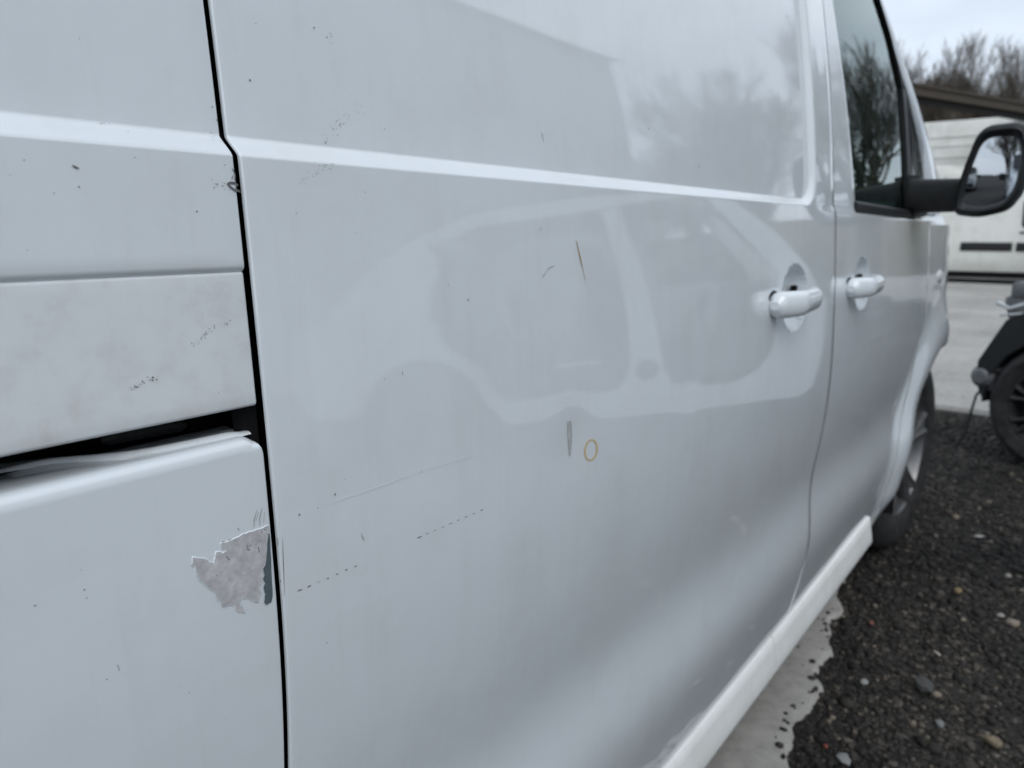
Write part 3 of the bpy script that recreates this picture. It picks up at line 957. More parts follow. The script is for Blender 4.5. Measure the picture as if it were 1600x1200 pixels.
# ---- door mirror
def rounded_outline(pts, n=8, r=.3):
    out = []
    k = len(pts)
    for i in range(k):
        p0, p1, p2 = [np.array(pts[(i + d) % k]) for d in (-1, 0, 1)]
        a = p1 + (p0 - p1) * r; b = p1 + (p2 - p1) * r
        for t in np.linspace(0, 1, n):
            out.append((1 - t) ** 2 * a + 2 * t * (1 - t) * p1 + t * t * b)
    return np.array(out)
MO = [(-.096, 1.094), (-.105, 1.175), (-.134, 1.287), (-.219, 1.291), (-.236, 1.24), (-.232, 1.145), (-.205, 1.100), (-.15, 1.086)]   # (y, z) at x = 2.13
def mirror():
    ol = rounded_outline(MO, 7, .34)
    c = ol.mean(0)
    rows = []
    for x, s, in ((2.158, .765), (2.142, .778), (2.126, .815), (2.115, .90), (2.119, .98), (2.135, 1.02), (2.155, 1.045), (2.20, 1.02), (2.25, .88), (2.285, .62), (2.30, .25), (2.302, .01)):
        rows.append([(x + .10 * (p[0] - c[0]) * -.35, c[0] + (p[0] - c[0]) * s, c[1] + (p[1] - c[1]) * s) for p in np.vstack([ol, ol[:1]])])
    o = MB().grid(np.array(rows)).build('door_mirror', BLACK, None, sharp=60)
    # arm and foot on the door corner
    m = MB()
    ys = np.linspace(.012, -.135, 10)
    rows = []
    for k, y in enumerate(ys):
        t = k / 9
        x0, x1 = 2.165 - .015 * t, 2.285 - .035 * t
        z0, z1 = 1.096 + .002 * t, 1.180 - .004 * t
        rr = .016
        ring = []
        for a in np.linspace(0, 2 * math.pi, 21):
            ca, sa = math.cos(a), math.sin(a)
            ring.append(((x0 + x1) / 2 + (x1 - x0) / 2 * math.copysign(abs(ca) ** .45, ca), y, (z0 + z1) / 2 + (z1 - z0) / 2 * math.copysign(abs(sa) ** .45, sa)))
        rows.append(ring)
    m.grid(np.array(rows))
    m.prism([(2.188, 1.088), (2.33, 1.088), (2.315, 1.14), (2.25, 1.185), (2.20, 1.19), (2.19, 1.17)], -.004, .03)
    sub(m.build('mirror_arm', BLACK, None, sharp=50), o)
    # glass, slightly convex
    nrm = Vector((-1.0, -.13, -.034)).normalized()
    rows = []
    for k in np.linspace(0, 1, 10):
        row = []
        for p in np.vstack([ol, ol[:1]]):
            dy, dz = (p[0] - c[0]) * .775 * k, (p[1] - c[1]) * .775 * k
            x = 2.143 - (nrm.y * dy + nrm.z * dz) / nrm.x + (dy * dy + dz * dz) / (2 * 1.1)
            row.append((x, c[0] + dy, c[1] + dz))
        rows.append(row)
    mb = MB().grid(np.array(rows))
    go = mesh_obj('mirror_glass', mb.v, mb.f, MIRROR, None, smooth=True, sharp=0)
    sub(go, o)
    return o
vp(mirror())

# ------------------------------------------------------------------ marks on the paint (points are x, z on the van's side)
def lay(x, z, lift):
    return (x, float(side(x, z)) - lift, z)
def mark(name, polys, mat, parent, lift=.00045, off=0.0, label=None):
    vv = []; ff = []
    for poly in polys:
        n0 = len(vv)
        vv += [(x, float(side(x, z)) + off - lift, z) for x, z in poly]
        ff.append(tuple(range(n0, n0 + len(poly))))
    o = mesh_obj(name, vv, ff, mat, None, smooth=False)
    for p in o.data.polygons:
        if p.normal.y > 0: p.flip()
    o.parent = parent
    if label: o['label'] = label
    return o
def stroke(pts, w):
    """thin tapering polygon along a polyline"""
    pts = np.array(pts, float); n = len(pts)
    L_, R_ = [], []
    for i in range(n):
        t = pts[min(i + 1, n - 1)] - pts[max(i - 1, 0)]; t /= max(np.linalg.norm(t), 1e-9)
        nn = np.array([-t[1], t[0]]); ww = w * (.35 if i in (0, n - 1) else 1) * .5
        L_.append(tuple(pts[i] + nn * ww)); R_.append(tuple(pts[i] - nn * ww))
    return L_ + R_[::-1]
#MARKS
CHIP = [(0.2607,0.8761),(0.2612,0.8723),(0.2595,0.8712),(0.2585,0.865),(0.2576,0.8596),(0.2568,0.8542),(0.2541,0.8511),(0.2528,0.8466),(0.254,0.8429),(0.2504,0.841),(0.2516,0.8356),(0.2491,0.8312),(0.2445,0.8347),(0.2388,0.8386),(0.2365,0.8367),(0.2382,0.8323),(0.2397,0.8281),(0.2344,0.8323),(0.2335,0.8359),(0.231,0.8369),(0.2265,0.8372),(0.2234,0.8428),(0.2208,0.8493),(0.2156,0.8566),(0.2126,0.8612),(0.2122,0.8674),(0.2105,0.8684),(0.2113,0.8734),(0.2182,0.8698),(0.2229,0.8651),(0.2242,0.8681),(0.2252,0.8716),(0.2298,0.8688),(0.2316,0.8705),(0.2286,0.8731),(0.2293,0.8756),(0.235,0.8752),(0.2418,0.8761),(0.2487,0.8763),(0.2548,0.8759)]
UNDER = [(0.2602,0.8714),(0.2609,0.8711),(0.2599,0.849),(0.2591,0.8309),(0.2579,0.8281),(0.2546,0.8273),(0.253,0.8296),(0.2543,0.8345),(0.2534,0.839),(0.2549,0.8409),(0.2535,0.8447),(0.2548,0.8467),(0.2543,0.851),(0.2563,0.8535),(0.2584,0.8651)]
CLAW = [([(0.2506,0.8777),(0.2513,0.8826),(0.2539,0.8882)],0.0006),([(0.2523,0.8815),(0.2546,0.8864)],0.0006),([(0.2545,0.8776),(0.2552,0.883),(0.2575,0.8887)],0.0006),([(0.2574,0.8791),(0.2586,0.8852)],0.0006),([(0.2557,0.8848),(0.255,0.8813)],0.0006)]
CHIPMARK = [([(0.2438,0.8668),(0.2444,0.8669)],0.0011),([(0.2454,0.8656),(0.2467,0.8656)],0.0011),([(0.2465,0.8681),(0.2479,0.8682)],0.0011),([(0.2504,0.8676),(0.2513,0.8678)],0.0011),([(0.2588,0.8713),(0.2606,0.871)],0.0011),([(0.2293,0.8762),(0.2308,0.8761)],0.0011),([(0.2332,0.876),(0.2351,0.876)],0.0011),([(0.2569,0.8745),(0.2584,0.8746)],0.0011),([(0.2402,0.8813),(0.2406,0.8796)],0.0011),([(0.2522,0.8655),(0.2527,0.8617)],0.0011),([(0.2452,0.8691),(0.2453,0.8655)],0.0011),([(0.2308,0.8673),(0.2329,0.8638)],0.0011),([(0.2556,0.8745),(0.255,0.8731)],0.0011)]
SCRATCH = [([(0.2563,1.076),(0.2582,1.0768),(0.2613,1.0768),(0.2628,1.0757),(0.2616,1.0747)],0.0014),([(0.2563,1.076),(0.2588,1.0741),(0.2615,1.0726),(0.2632,1.0727),(0.2643,1.0717)],0.0013),([(0.2619,1.0767),(0.2616,1.0792),(0.262,1.0811),(0.2616,1.0828),(0.2604,1.085)],0.0007),([(0.2596,1.0784),(0.2599,1.0797),(0.2609,1.0812)],0.0006),([(0.2617,1.0742),(0.262,1.0723)],0.0022),([(0.2477,1.0736),(0.2484,1.0739)],0.0012),([(0.2528,1.075),(0.254,1.0749)],0.001),([(0.2486,1.0762),(0.2506,1.075)],0.0006),([(0.1749,1.0809),(0.1762,1.0801),(0.1779,1.0796)],0.0012),([(0.2697,0.8654),(0.2687,0.8491),(0.2677,0.8283)],0.0005),([(0.2661,0.8666),(0.2661,0.8616)],0.001),([(0.2654,0.8394),(0.2657,0.838)],0.0015),([(0.3322,0.8482),(0.3331,0.8447),(0.3346,0.8418)],0.0005),([(0.5823,1.1373),(0.5839,1.1336),(0.5852,1.1282)],0.0006),([(0.1648,0.831),(0.1653,0.8271)],0.0006),([(0.3803,0.953),(0.3807,0.9502)],0.0009),([(0.1647,0.8303),(0.1652,0.8286)],0.0004),([(0.2775,0.8274),(0.2793,0.8275),(0.281,0.8271)],0.0009398464722397125),([(0.285,0.8273),(0.2864,0.8272),(0.288,0.8271)],0.0010284897063007202),([(0.2932,0.8272),(0.2938,0.8276),(0.2947,0.8271)],0.0004910471443431677),([(0.3008,0.8271),(0.302,0.8268),(0.3022,0.8271)],0.0009443042071837882),([(0.3084,0.8271),(0.3096,0.827),(0.3102,0.827)],0.0009166715442117218),([(0.3164,0.8271),(0.3173,0.8273),(0.3181,0.827)],0.00107133028604655),([(0.3242,0.827),(0.3253,0.8268),(0.3266,0.8269)],0.0007993330326760105),([(0.3853,0.8273),(0.3875,0.8272),(0.3903,0.8271)],0.0008317415344108357),([(0.3944,0.8272),(0.396,0.8275),(0.3979,0.827)],0.000489219703372498),([(0.4035,0.8271),(0.4049,0.827),(0.4059,0.827)],0.0005924419462387979),([(0.412,0.827),(0.4138,0.8269),(0.415,0.8269)],0.0004995488030746471),([(0.4203,0.827),(0.4224,0.8271),(0.4247,0.8268)],0.0005692791722397855),([(0.43,0.8269),(0.4313,0.827),(0.4333,0.8267)],0.0005567174722254937),([(0.4392,0.8268),(0.4408,0.827),(0.4429,0.8266)],0.0005883333156133509),([(0.449,0.8267),(0.4504,0.8267),(0.4524,0.8265)],0.000563043751184759),([(0.4589,0.8266),(0.4607,0.8268),(0.4622,0.8265)],0.0008232915284772685)]
SCUFF = [([(0.3024,0.8764),(0.3559,0.8758),(0.3915,0.8765)],0.0004),([(0.3915,0.8765),(0.4379,0.8747),(0.4655,0.8735)],0.0003),([(0.2825,0.9021),(0.2948,0.9023)],0.0004),([(1.1123,0.5127),(1.1005,0.4961)],0.0012),([(0.8337,1.0004),(0.8599,1.0008)],0.001),([(0.1916,0.8146),(0.2079,0.8058)],0.0003)]
RUSTLINE = [([(0.6151,1.0418),(0.6207,1.0264),(0.6245,1.0156)],0.0021),([(0.6245,1.0156),(0.6284,1.0046)],0.0017)]
NICKS = [([(0.5643,1.0156),(0.5695,1.0188),(0.5777,1.0202)],0.0009),([(0.5592,1.0538),(0.5579,1.0505)],0.002),([(0.5581,1.0109),(0.5633,1.0145)],0.002)]
GOUGE = [(0.5911,0.8752),(0.5978,0.8745),(0.5992,0.8648),(0.5993,0.8535),(0.5964,0.8403),(0.5942,0.8408),(0.5925,0.855),(0.5913,0.8665)]
RING = ([(0.6451,0.835),(0.6443,0.8326),(0.643,0.8305),(0.6411,0.8288),(0.6387,0.8275),(0.6361,0.8268),(0.6333,0.8267),(0.6304,0.8271),(0.6277,0.828),(0.6252,0.8294),(0.6232,0.8312),(0.6216,0.8334),(0.6206,0.8357),(0.6201,0.8381),(0.6203,0.8406),(0.621,0.8429),(0.6223,0.8449),(0.6241,0.8467),(0.6263,0.8479),(0.6288,0.8487),(0.6315,0.849),(0.6343,0.8487),(0.637,0.8478),(0.6396,0.8464),(0.6417,0.8446),(0.6435,0.8424),(0.6446,0.84),(0.6452,0.8375)],[(0.6419,0.8357),(0.6412,0.8337),(0.6401,0.8319),(0.6386,0.8304),(0.6368,0.8292),(0.6348,0.8286),(0.6326,0.8284),(0.6304,0.8286),(0.6284,0.8293),(0.6266,0.8305),(0.6251,0.832),(0.6239,0.8338),(0.6232,0.8358),(0.623,0.8378),(0.6232,0.8399),(0.6239,0.8419),(0.6249,0.8437),(0.6264,0.8452),(0.6281,0.8463),(0.6301,0.8471),(0.6322,0.8473),(0.6343,0.8471),(0.6363,0.8464),(0.6382,0.8453),(0.6398,0.8438),(0.641,0.842),(0.6418,0.84),(0.6421,0.8378)])
RAILDOTS = [((0.1894,0.9717),0.00049),((0.1914,0.9732),0.00028),((0.2033,0.974),0.00046),((0.1959,0.9741),0.00068),((0.1939,0.9719),0.00035),((0.1911,0.9708),0.00036),((0.2035,0.9738),0.00059),((0.1913,0.972),0.00053),((0.2043,0.9753),0.00035),((0.2018,0.9752),0.00061),((0.2003,0.9745),0.00041),((0.2011,0.9737),0.00062),((0.1966,0.9731),0.00055),((0.1947,0.9727),0.00048),((0.194,0.9729),0.00029),((0.2012,0.9753),0.00066),((0.1923,0.9718),0.00068),((0.1987,0.9758),0.00059),((0.2011,0.9737),0.00024),((0.192,0.9713),0.00026),((0.193,0.9716),0.00068),((0.2013,0.9741),0.00055),((0.1901,0.9707),0.00049),((0.1996,0.9742),0.00048),((0.1917,0.9724),0.00044),((0.1981,0.9739),0.00021),((0.2336,0.9942),0.00035),((0.2309,0.9922),0.00034),((0.2315,0.9937),0.00043),((0.2397,0.9988),0.00061),((0.2366,0.9972),0.00055),((0.2289,0.9896),0.0003),((0.2334,0.9925),0.00044),((0.2253,0.9905),0.0005),((0.2266,0.9902),0.00036),((0.2343,0.9956),0.0006),((0.2282,0.9918),0.00033),((0.2284,0.9904),0.00024),((0.2311,0.9926),0.00063),((0.2264,0.9905),0.0002),((0.233,0.9945),0.0006),((0.2327,0.9931),0.00037),((0.2358,0.9958),0.00036),((0.2293,0.9905),0.00035),((0.238,0.9957),0.00041),((0.2263,0.9889),0.00043),((0.2397,0.9976),0.00053),((0.2346,0.9947),0.00057),((0.2479,0.9988),0.00043),((0.2462,0.9995),0.00047),((0.2475,0.9985),0.0005),((0.2485,0.9995),0.0003),((0.2472,0.9992),0.00051),((0.25,1.0007),0.00052)]
DOORDOTS = [((0.3452,1.1151),0.00044),((0.3383,1.111),0.00047),((0.3339,1.1061),0.00035),((0.3498,1.1184),0.00026),((0.3483,1.1206),0.00055),((0.3576,1.1262),0.00034),((0.3507,1.1218),0.00044),((0.3557,1.1202),0.00041),((0.352,1.1169),0.00035),((0.3592,1.1251),0.00053),((0.3613,1.1261),0.00025),((0.3542,1.1195),0.00054),((0.3454,1.1153),0.00055),((0.3466,1.1149),0.00025),((0.3497,1.1162),0.00018),((0.3546,1.1199),0.00023),((0.3592,1.1233),0.00033),((0.3512,1.1205),0.00019),((0.3392,1.1092),0.00044),((0.3554,1.1247),0.0004),((0.3393,1.1089),0.00017),((0.3531,1.1242),0.00019),((0.3434,1.1171),0.00035),((0.355,1.126),0.00019),((0.3602,1.1229),0.00017),((0.3439,1.1158),0.00051),((0.3411,1.1115),0.00018),((0.3555,1.1253),0.00026),((0.3493,1.1211),0.0003),((0.3483,1.1117),0.00055),((0.3537,1.1219),0.00022),((0.3353,1.1104),0.00029),((0.3431,1.1159),0.0002),((0.3381,1.1069),0.00035),((0.3512,1.1181),0.00057),((0.3597,1.1219),0.00028),((0.3517,1.1194),0.00055),((0.3508,1.1184),0.00054),((0.337,1.1075),0.00029),((0.3364,1.1089),0.00018),((0.339,1.1086),0.00032),((0.3444,1.1111),0.00045),((0.348,1.1161),0.00039),((0.3392,1.1074),0.00048),((0.3468,1.1185),0.00032),((0.3659,1.1343),0.00022),((0.3682,1.1329),0.0003),((0.3755,1.1248),0.00022),((0.3734,1.1276),0.0004),((0.3762,1.1297),0.00019),((0.3658,1.1333),0.00031),((0.3703,1.1287),0.00018),((0.3647,1.1313),0.00033),((0.3672,1.1288),0.00031),((0.3682,1.1282),0.0004),((0.3701,1.135),0.00018),((0.368,1.1359),0.00039),((0.3629,1.1387),0.00028),((0.3716,1.1329),0.00048),((0.3084,1.0818),0.00044),((0.3213,1.088),0.00044),((0.3194,1.085),0.00027),((0.3302,1.0889),0.00052),((0.3251,1.0885),0.00021),((0.3198,1.0862),0.00051),((0.3272,1.091),0.00055),((0.3161,1.0846),0.0002),((0.3288,1.0913),0.00021),((0.3247,1.0903),0.00032),((0.3167,1.0835),0.00048),((0.3134,1.0813),0.00025),((0.3283,1.0911),0.00019),((0.3215,1.0853),0.0003),((0.3317,1.089),0.00037),((0.31,1.0824),0.00026),((0.3331,1.0904),0.00041),((0.3159,1.0862),0.00023),((0.312,1.0827),0.00048),((0.3101,1.0793),0.00037),((0.3328,1.0925),0.00017),((0.3246,1.0878),0.0005),((0.3193,1.085),0.00047),((0.326,1.0906),0.0005),((0.3318,1.0895),0.00033),((0.3264,1.0895),0.00042),((0.3106,1.0816),0.00048),((0.3332,1.0921),0.00051),((0.3224,1.0904),0.00046),((0.3083,1.0806),0.00037),((0.3258,1.0896),0.00027),((0.3156,1.0834),0.00019),((0.3067,1.079),0.00045),((0.313,1.086),0.00042),((0.3316,1.0912),0.00048),((0.3262,1.0874),0.00022),((0.3516,1.1634),0.00028),((0.3509,1.1692),0.00041),((0.35,1.1722),0.00024),((0.3516,1.1735),0.00056),((0.351,1.1561),0.00034),((0.3476,1.1618),0.00024),((0.3504,1.1752),0.00054),((0.35,1.1773),0.00021),((0.3515,1.175),0.00045),((0.3381,1.1762),0.0009),((0.3477,1.1722),0.0008),((0.2861,1.1369),0.001),((0.3376,1.1061),0.0009),((0.2947,1.1698),0.0006),((0.2833,0.8762),0.0011),((0.2978,0.8761),0.0007),((0.3124,0.8814),0.0011),((0.3935,0.876),0.0008),((0.3627,0.9501),0.0006),((0.4562,0.9983),0.0012),((0.3012,1.061),0.0006),((0.3908,1.1197),0.0007),((0.9215,1.129),0.0018),((0.7905,1.1605),0.0015),((0.2979,0.7825),0.0008),((1.2992,1.3828),0.0025),((0.4344,1.0108),0.0006),((0.3584,1.0757),0.0006),((0.3246,0.9753),0.0002),((0.7722,1.0895),0.0002),((0.3209,0.8891),0.00045),((0.3294,0.8188),0.00042),((0.443,1.187),0.00021),((0.4921,1.1304),0.00021),((0.3708,0.8554),0.0002),((0.8954,1.0091),0.00036),((0.5004,0.7825),0.00021),((0.3765,1.0042),0.00028),((0.4195,1.0832),0.0002),((0.4952,0.8425),0.00043),((0.4408,0.7861),0.00048),((0.4344,1.1599),0.00041),((0.9207,0.8661),0.00048),((0.4897,0.9893),0.0002),((0.4169,0.8204),0.0002),((0.3584,1.1778),0.00027),((0.5736,0.9784),0.00043),((0.6306,0.9167),0.00031),((0.5425,1.1948),0.0002),((0.6339,1.1415),0.00025),((0.6043,0.9404),0.00022),((0.4082,1.1468),0.00033),((0.7049,1.192),0.00022),((0.3287,0.9694),0.00023),((0.8568,1.1289),0.00032),((0.5943,0.7523),0.00036),((0.9087,0.9143),0.0002),((0.4008,0.9061),0.00024),((0.6516,1.1918),0.00033),((0.4246,0.8079),0.0002),((0.4168,0.8911),0.00025),((0.4883,1.0738),0.0002),((0.393,0.8493),0.00038),((0.3953,0.9375),0.00039),((0.7895,1.2485),0.00021),((0.9742,1.1273),0.00038),((0.5871,0.7948),0.0002),((0.9421,0.687),0.00022)]
UPDOTS = [((0.2612,1.1116),0.0008),((0.2594,1.1186),0.0007),((0.1767,1.071),0.0008),((0.2362,1.0608),0.0008),((0.2563,1.0863),0.0006),((0.1544,1.0818),0.0005),((0.1651,1.0676),0.0005),((0.2057,1.0867),0.0005),((0.2589,1.1044),0.00024),((0.2584,1.1028),0.00038),((0.2509,1.1033),0.0002),((0.2568,1.1048),0.00035),((0.2624,1.1021),0.00029),((0.2571,1.104),0.00025),((0.2564,1.1041),0.00014),((0.2532,1.1059),0.00023),((0.2517,1.1032),0.00022),((0.2604,1.1001),0.00033),((0.2559,1.1018),0.00027),((0.2595,1.1015),0.00027),((0.2571,1.1018),0.00026),((0.2583,1.1021),0.00013),((0.2562,1.1045),0.00029),((0.2557,1.1002),0.00034),((0.1966,1.1031),0.00029),((0.1984,1.1025),0.00016),((0.1956,1.1026),0.00042),((0.1963,1.1027),0.00026),((0.1959,1.1033),0.00021),((0.1976,1.1033),0.00038),((0.2006,1.1034),0.00039),((0.2503,1.0758),0.00053),((0.2543,1.0732),0.00033),((0.2521,1.0768),0.00018),((0.2567,1.0766),0.00055),((0.2567,1.0768),0.00034),((0.2549,1.0762),0.00047),((0.2531,1.075),0.0002),((0.2504,1.0742),0.00021),((0.2497,1.0777),0.0003),((0.2571,1.0767),0.00032),((0.2581,1.0754),0.00049),((0.2504,1.0762),0.00025),((0.2481,1.0738),0.0005),((0.2525,1.074),0.00022),((0.2572,1.0733),0.00041),((0.2542,1.0729),0.00018),((0.2474,1.078),0.00045),((0.2535,1.0768),0.00034),((0.1502,1.0416),0.00038),((0.2401,1.0425),0.0002),((0.208,1.1002),0.00043),((0.1476,1.0748),0.00035),((0.1914,1.1422),0.00039),((0.1571,1.1123),0.0002)]
LOWDOTS = [((0.1314,0.8771),0.0009),((0.1537,0.8765),0.0007),((0.2241,0.8577),0.0007),((0.1543,0.8718),0.0006),((0.1586,0.8257),0.0006),((0.2012,0.7961),0.0006),((0.1535,0.887),0.00035),((0.1961,0.8022),0.00027),((0.2074,0.804),0.00031),((0.2076,0.7526),0.00029),((0.2421,0.7931),0.00026),((0.1681,0.8242),0.00024),((0.2386,0.8341),0.00036),((0.2222,0.7683),0.00038)]
SCR = {}
qu, ql, sd_, rc = quarter_up, quarter_low, sliding, rail_cover
def pick(x, z):
    return sd_ if x > .2625 else (qu if z > 1.028 else (rc if z > .949 else ql))
def ragged(poly, amp, n=4):
    out = []
    for k, (a, b) in enumerate(zip(poly, poly[1:] + poly[:1])):
        for j in range(n):
            t = j / n; x = a[0] + (b[0] - a[0]) * t; z = a[1] + (b[1] - a[1]) * t
            w = amp * (1 if j else .3)
            out.append((x + w * noise.noise(Vector((x * 900, z * 900, 1.3))), z + w * noise.noise(Vector((x * 900, z * 900, 7.7)))))
    return out
CHIP = ragged(CHIP, .0011); UNDER = ragged(UNDER, .0006)
mark('peeled_paint', [CHIP], PRIMER, ql, label='peeled patch of bare grey primer')
mark('bare_undercoat', [UNDER], ECOAT, ql, lift=.0006, label='dark strip of bare undercoat at the panel edge')
# the broken paint film stands proud round the patch: a thin raised bead
bead = MB()
bp = [lay(x, z, .0001) for x, z in CHIP]
bead.tube(bp + bp[:1], .00042, 6, cap=False)
bo = bead.build('paint_film_edge', PAINT, None, sharp=0); bo.parent = ql
def group_strokes(name, strokes, mat, lift=.0005):
    by = {}
    for pts, w in strokes:
        by.setdefault(pick(*pts[len(pts) // 2]).name, []).append(stroke(pts, w))
    for k, polys in by.items():
        mark(name, polys, mat, bpy.data.objects[k], lift)['kind'] = 'stuff'
group_strokes('scratch', SCRATCH, EDGE)
group_strokes('claw_marks', CLAW, FILLER)
group_strokes('primer_scratch', CHIPMARK, EDGE, .0007)
group_strokes('scuff', SCUFF, FAINT)
group_strokes('nick', NICKS, FILLER)
group_strokes('rust_scratch', RUSTLINE, RUSTY)
mark('gouge', [GOUGE], GOUGEM, sd_, lift=.0006, label='grey gouge through the paint')
o_, i_ = RING
mark('crayon_ring', [[o_[k], o_[(k + 1) % 28], i_[(k + 1) % 28], i_[k]] for k in range(28)], OCHRE, sd_, label='ochre ring drawn round a dent')
def dots(name, lst, parent, mat, off=0.0):
    polys = []
    for (x, z), r in lst:
        r = r * .58
        a0 = (x * 977 + z * 613) % 6.28
        polys.append([(x + r * (1 + .35 * math.sin(3 * a + a0)) * math.cos(a), z + r * (1 + .3 * math.cos(2 * a + a0)) * math.sin(a)) for a in np.linspace(0, 6.283, 8)[:-1]])
    mark(name, polys, mat, parent, .0005, off)['kind'] = 'stuff'
dots('stone_chips', RAILDOTS, rc, EDGE, .0015)
dots('stone_chips', DOORDOTS, sd_, EDGE)
dots('stone_chips', UPDOTS, qu, EDGE)
dots('stone_chips', LOWDOTS, ql, EDGE)

# ------------------------------------------------------------------ stripped white car facing across the nose of the van
car = empty('stripped_car', (4.03 + .80 * math.cos(R(25)), -.300 - .80 * math.sin(R(25)), -.005), R(65))
tag(car, 'stripped white hatchback without doors or front bumper, black steel wheel on the gravel', 'car')
def cp(o): o.parent = car; return o
def arc(cx, cz, r, a0, a1, n=12):
    return [(cx + r * math.cos(R(a)), cz + r * math.sin(R(a))) for a in np.linspace(a0, a1, n)]
POST = [(-.40, .28), (-.40, .80), (-.46, .97), (-.66, 1.22), (-.84, 1.405), (-.94, 1.405), (-.78, 1.20), (-.62, .97), (-.625, .80), (-.635, .62)] + arc(-.885, .62, .25, 0, -90, 8)[1:] + [(-.90, .22), (-.46, .22)]
BPIL = [(-.90, .22), (-.90, .37), (-1.02, .365), (-1.13, .40), (-1.185, .50), (-1.215, .75), (-1.25, 1.05), (-1.335, 1.385), (-1.43, 1.385), (-1.355, 1.05), (-1.34, .75), (-1.35, .50), (-1.41, .40), (-1.50, .365), (-2.02, .36), (-2.02, .22)]
REAR = [(-2.02, .22), (-2.02, .36), (-2.10, .42), (-2.18, .58), (-2.36, .70), (-2.42, .90), (-2.34, 1.22), (-2.40, 1.36), (-2.72, 1.20), (-3.05, .93), (-3.20, .86), (-3.26, .5), (-3.18, .32)] + arc(-2.5, .30, .34, 2, 178, 16)[::1]
REAR = REAR[:13] + arc(-2.5, .30, .335, 176, 20, 16)
RAIL = [(-.84, 1.406), (-1.0, 1.45), (-1.5, 1.47), (-2.1, 1.445), (-2.40, 1.361), (-2.34, 1.29), (-2.1, 1.375), (-1.7, 1.386), (-1.2, 1.40), (-.94, 1.406)]
for sgn in (1, -1):
    m = MB()
    y0, y1 = (.70, .785) if sgn > 0 else (-.785, -.70)
    for pl in (POST, BPIL, REAR, RAIL):
        m.prism(pl, y0, y1)
    if sgn < 0:
        m.prism([(-.655, .37), (-.655, .90), (-1.215, .93), (-1.185, .37)], -.80, -.76)
        m.prism([(-1.35, .37), (-1.345, .93), (-2.38, .93), (-2.2, .6), (-2.05, .40)], -.80, -.76)
    cp(m.build('body_side', CREAM if sgn < 0 else PAINT, None, sharp=45))
# round hole in the foot of the pillar
cp(MB().lathe([(0, .0), (.058, .0), (.062, -.01)], (-1.268, .789, .50), 24).build('pillar_hole', DARK, None))
rows = [[(x, y, z + .05 * (1 - (y / .72) ** 2)) for y in np.linspace(-.74, .74, 13)] for x, z in ((-.84, 1.405), (-1.0, 1.44), (-1.5, 1.465), (-2.1, 1.44), (-2.42, 1.355), (-2.5, 1.31))]
cp(MB().grid(np.array(rows)).build('roof', PAINT, None))
rows = [[(x, y, z) for y in np.linspace(-.74, .74, 9)] for x, z in ((-2.5, 1.31), (-2.95, 1.0), (-3.20, .86), (-3.26, .5), (-3.18, .32))]
cp(MB().grid(np.array(rows)).build('tailgate', PAINT, None))
m = MB().box((-1.6, 0, .22), (2.9, 1.40, .06)); cp(m.build('floor', DARK, None, smooth=False))
m = MB().box((-.42, 0, .58), (.08, 1.40, .72)).box((-.66, 0, .80), (.40, 1.36, .24), bev=.06); cp(m.build('bulkhead', BLACK, None))
for y in (.36, -.36):
    m = MB().box((-1.25, y, .46), (.48, .46, .20), bev=.06).box((-1.50, y, .78), (.16, .44, .58), bev=.06, rot=Matrix.Rotation(R(-14), 3, 'Y')).box((-1.60, y, 1.16), (.09, .24, .16), bev=.04)
    cp(m.build('seat', FABRIC, None))
m = MB().box((-2.2, 0, .46), (.46, 1.3, .22), bev=.06).box((-2.48, 0, .78), (.16, 1.3, .52), bev=.06, rot=Matrix.Rotation(R(-18), 3, 'Y')); cp(m.build('seat', FABRIC, None))
# bonnet gone; inner wings and engine stay dark
m = MB()
m.box((.0, .46, .52), (.80, .10, .34), bev=.03); m.box((.0, -.46, .52), (.80, .10, .34), bev=.03)
m.box((.02, 0, .50), (.42, .62, .34), bev=.05); m.box((-.12, .1, .70), (.3, .4, .14), bev=.04)
cp(m.build('engine_bay', STEEL, None))
m = MB()
rows = []
for th in np.radians(np.linspace(-6, 178, 26)):
    rows.append([(.312 * math.cos(th), y, .30 + .312 * math.sin(th)) for y in (.795, .79, .60, .50)] + [(.04 * math.cos(th), .49, .30 + .04 * math.sin(th))])
m.grid(np.array(rows))
m.prism([(.30, .27), (.345, .36), (.345, .46), (.28, .585), (.24, .66), (.10, .74), (-.1, .76), (-.1, .64), (.08, .61), (.22, .50), (.295, .38)], .60, .80)
cp(m.build('arch_liner', BLACK, None))
m = MB().box((.33, 0, .47), (.06, 1.1, .12), bev=.015); cp(m.build('crash_beam', STEEL, None))
# loose headlight, lower lamp and wires left by the missing bumper
m = MB().box((.205, .74, .70), (.10, .10, .17), bev=.03, rot=Matrix.Rotation(R(18), 3, 'Y')).box((.17, .74, .80), (.14, .12, .07), bev=.02)
cp(m.build('headlight', GREYP, None))
m = MB().tube([(.17, .78, .74), (.23, .80, .715), (.29, .79, .735)], [.012, .008, .012], 6); m.tube([(.15, .79, .70), (.21, .80, .69), (.27, .80, .68)], .006, 6)
cp(m.build('torn_bracket', LENS, None))
m = MB().lathe([(0, -.03), (.035, -.028), (.052, -.01), (.052, .03), (.03, .05), (0, .05)], (.325, .76, .385), 18).box((.29, .75, .345), (.07, .05, .05), bev=.01).box((.305, .75, .43), (.09, .06, .035), bev=.012)
cp(m.build('lower_lamp', GREYP, None))
m = MB().tube([(.30, .76, .335), (.325, .775, .325), (.345, .78, .29), (.352, .785, .24), (.358, .79, .18), (.365, .80, .10), (.40, .81, .02)], .0065, 6)
cp(m.build('wire', BLACK, None))
fw = make_wheel('wheel', None, (0, .80, .285), 0, BLACKSTEEL, .285, .19, .17, face=1, spokes=7)
fw.parent = car
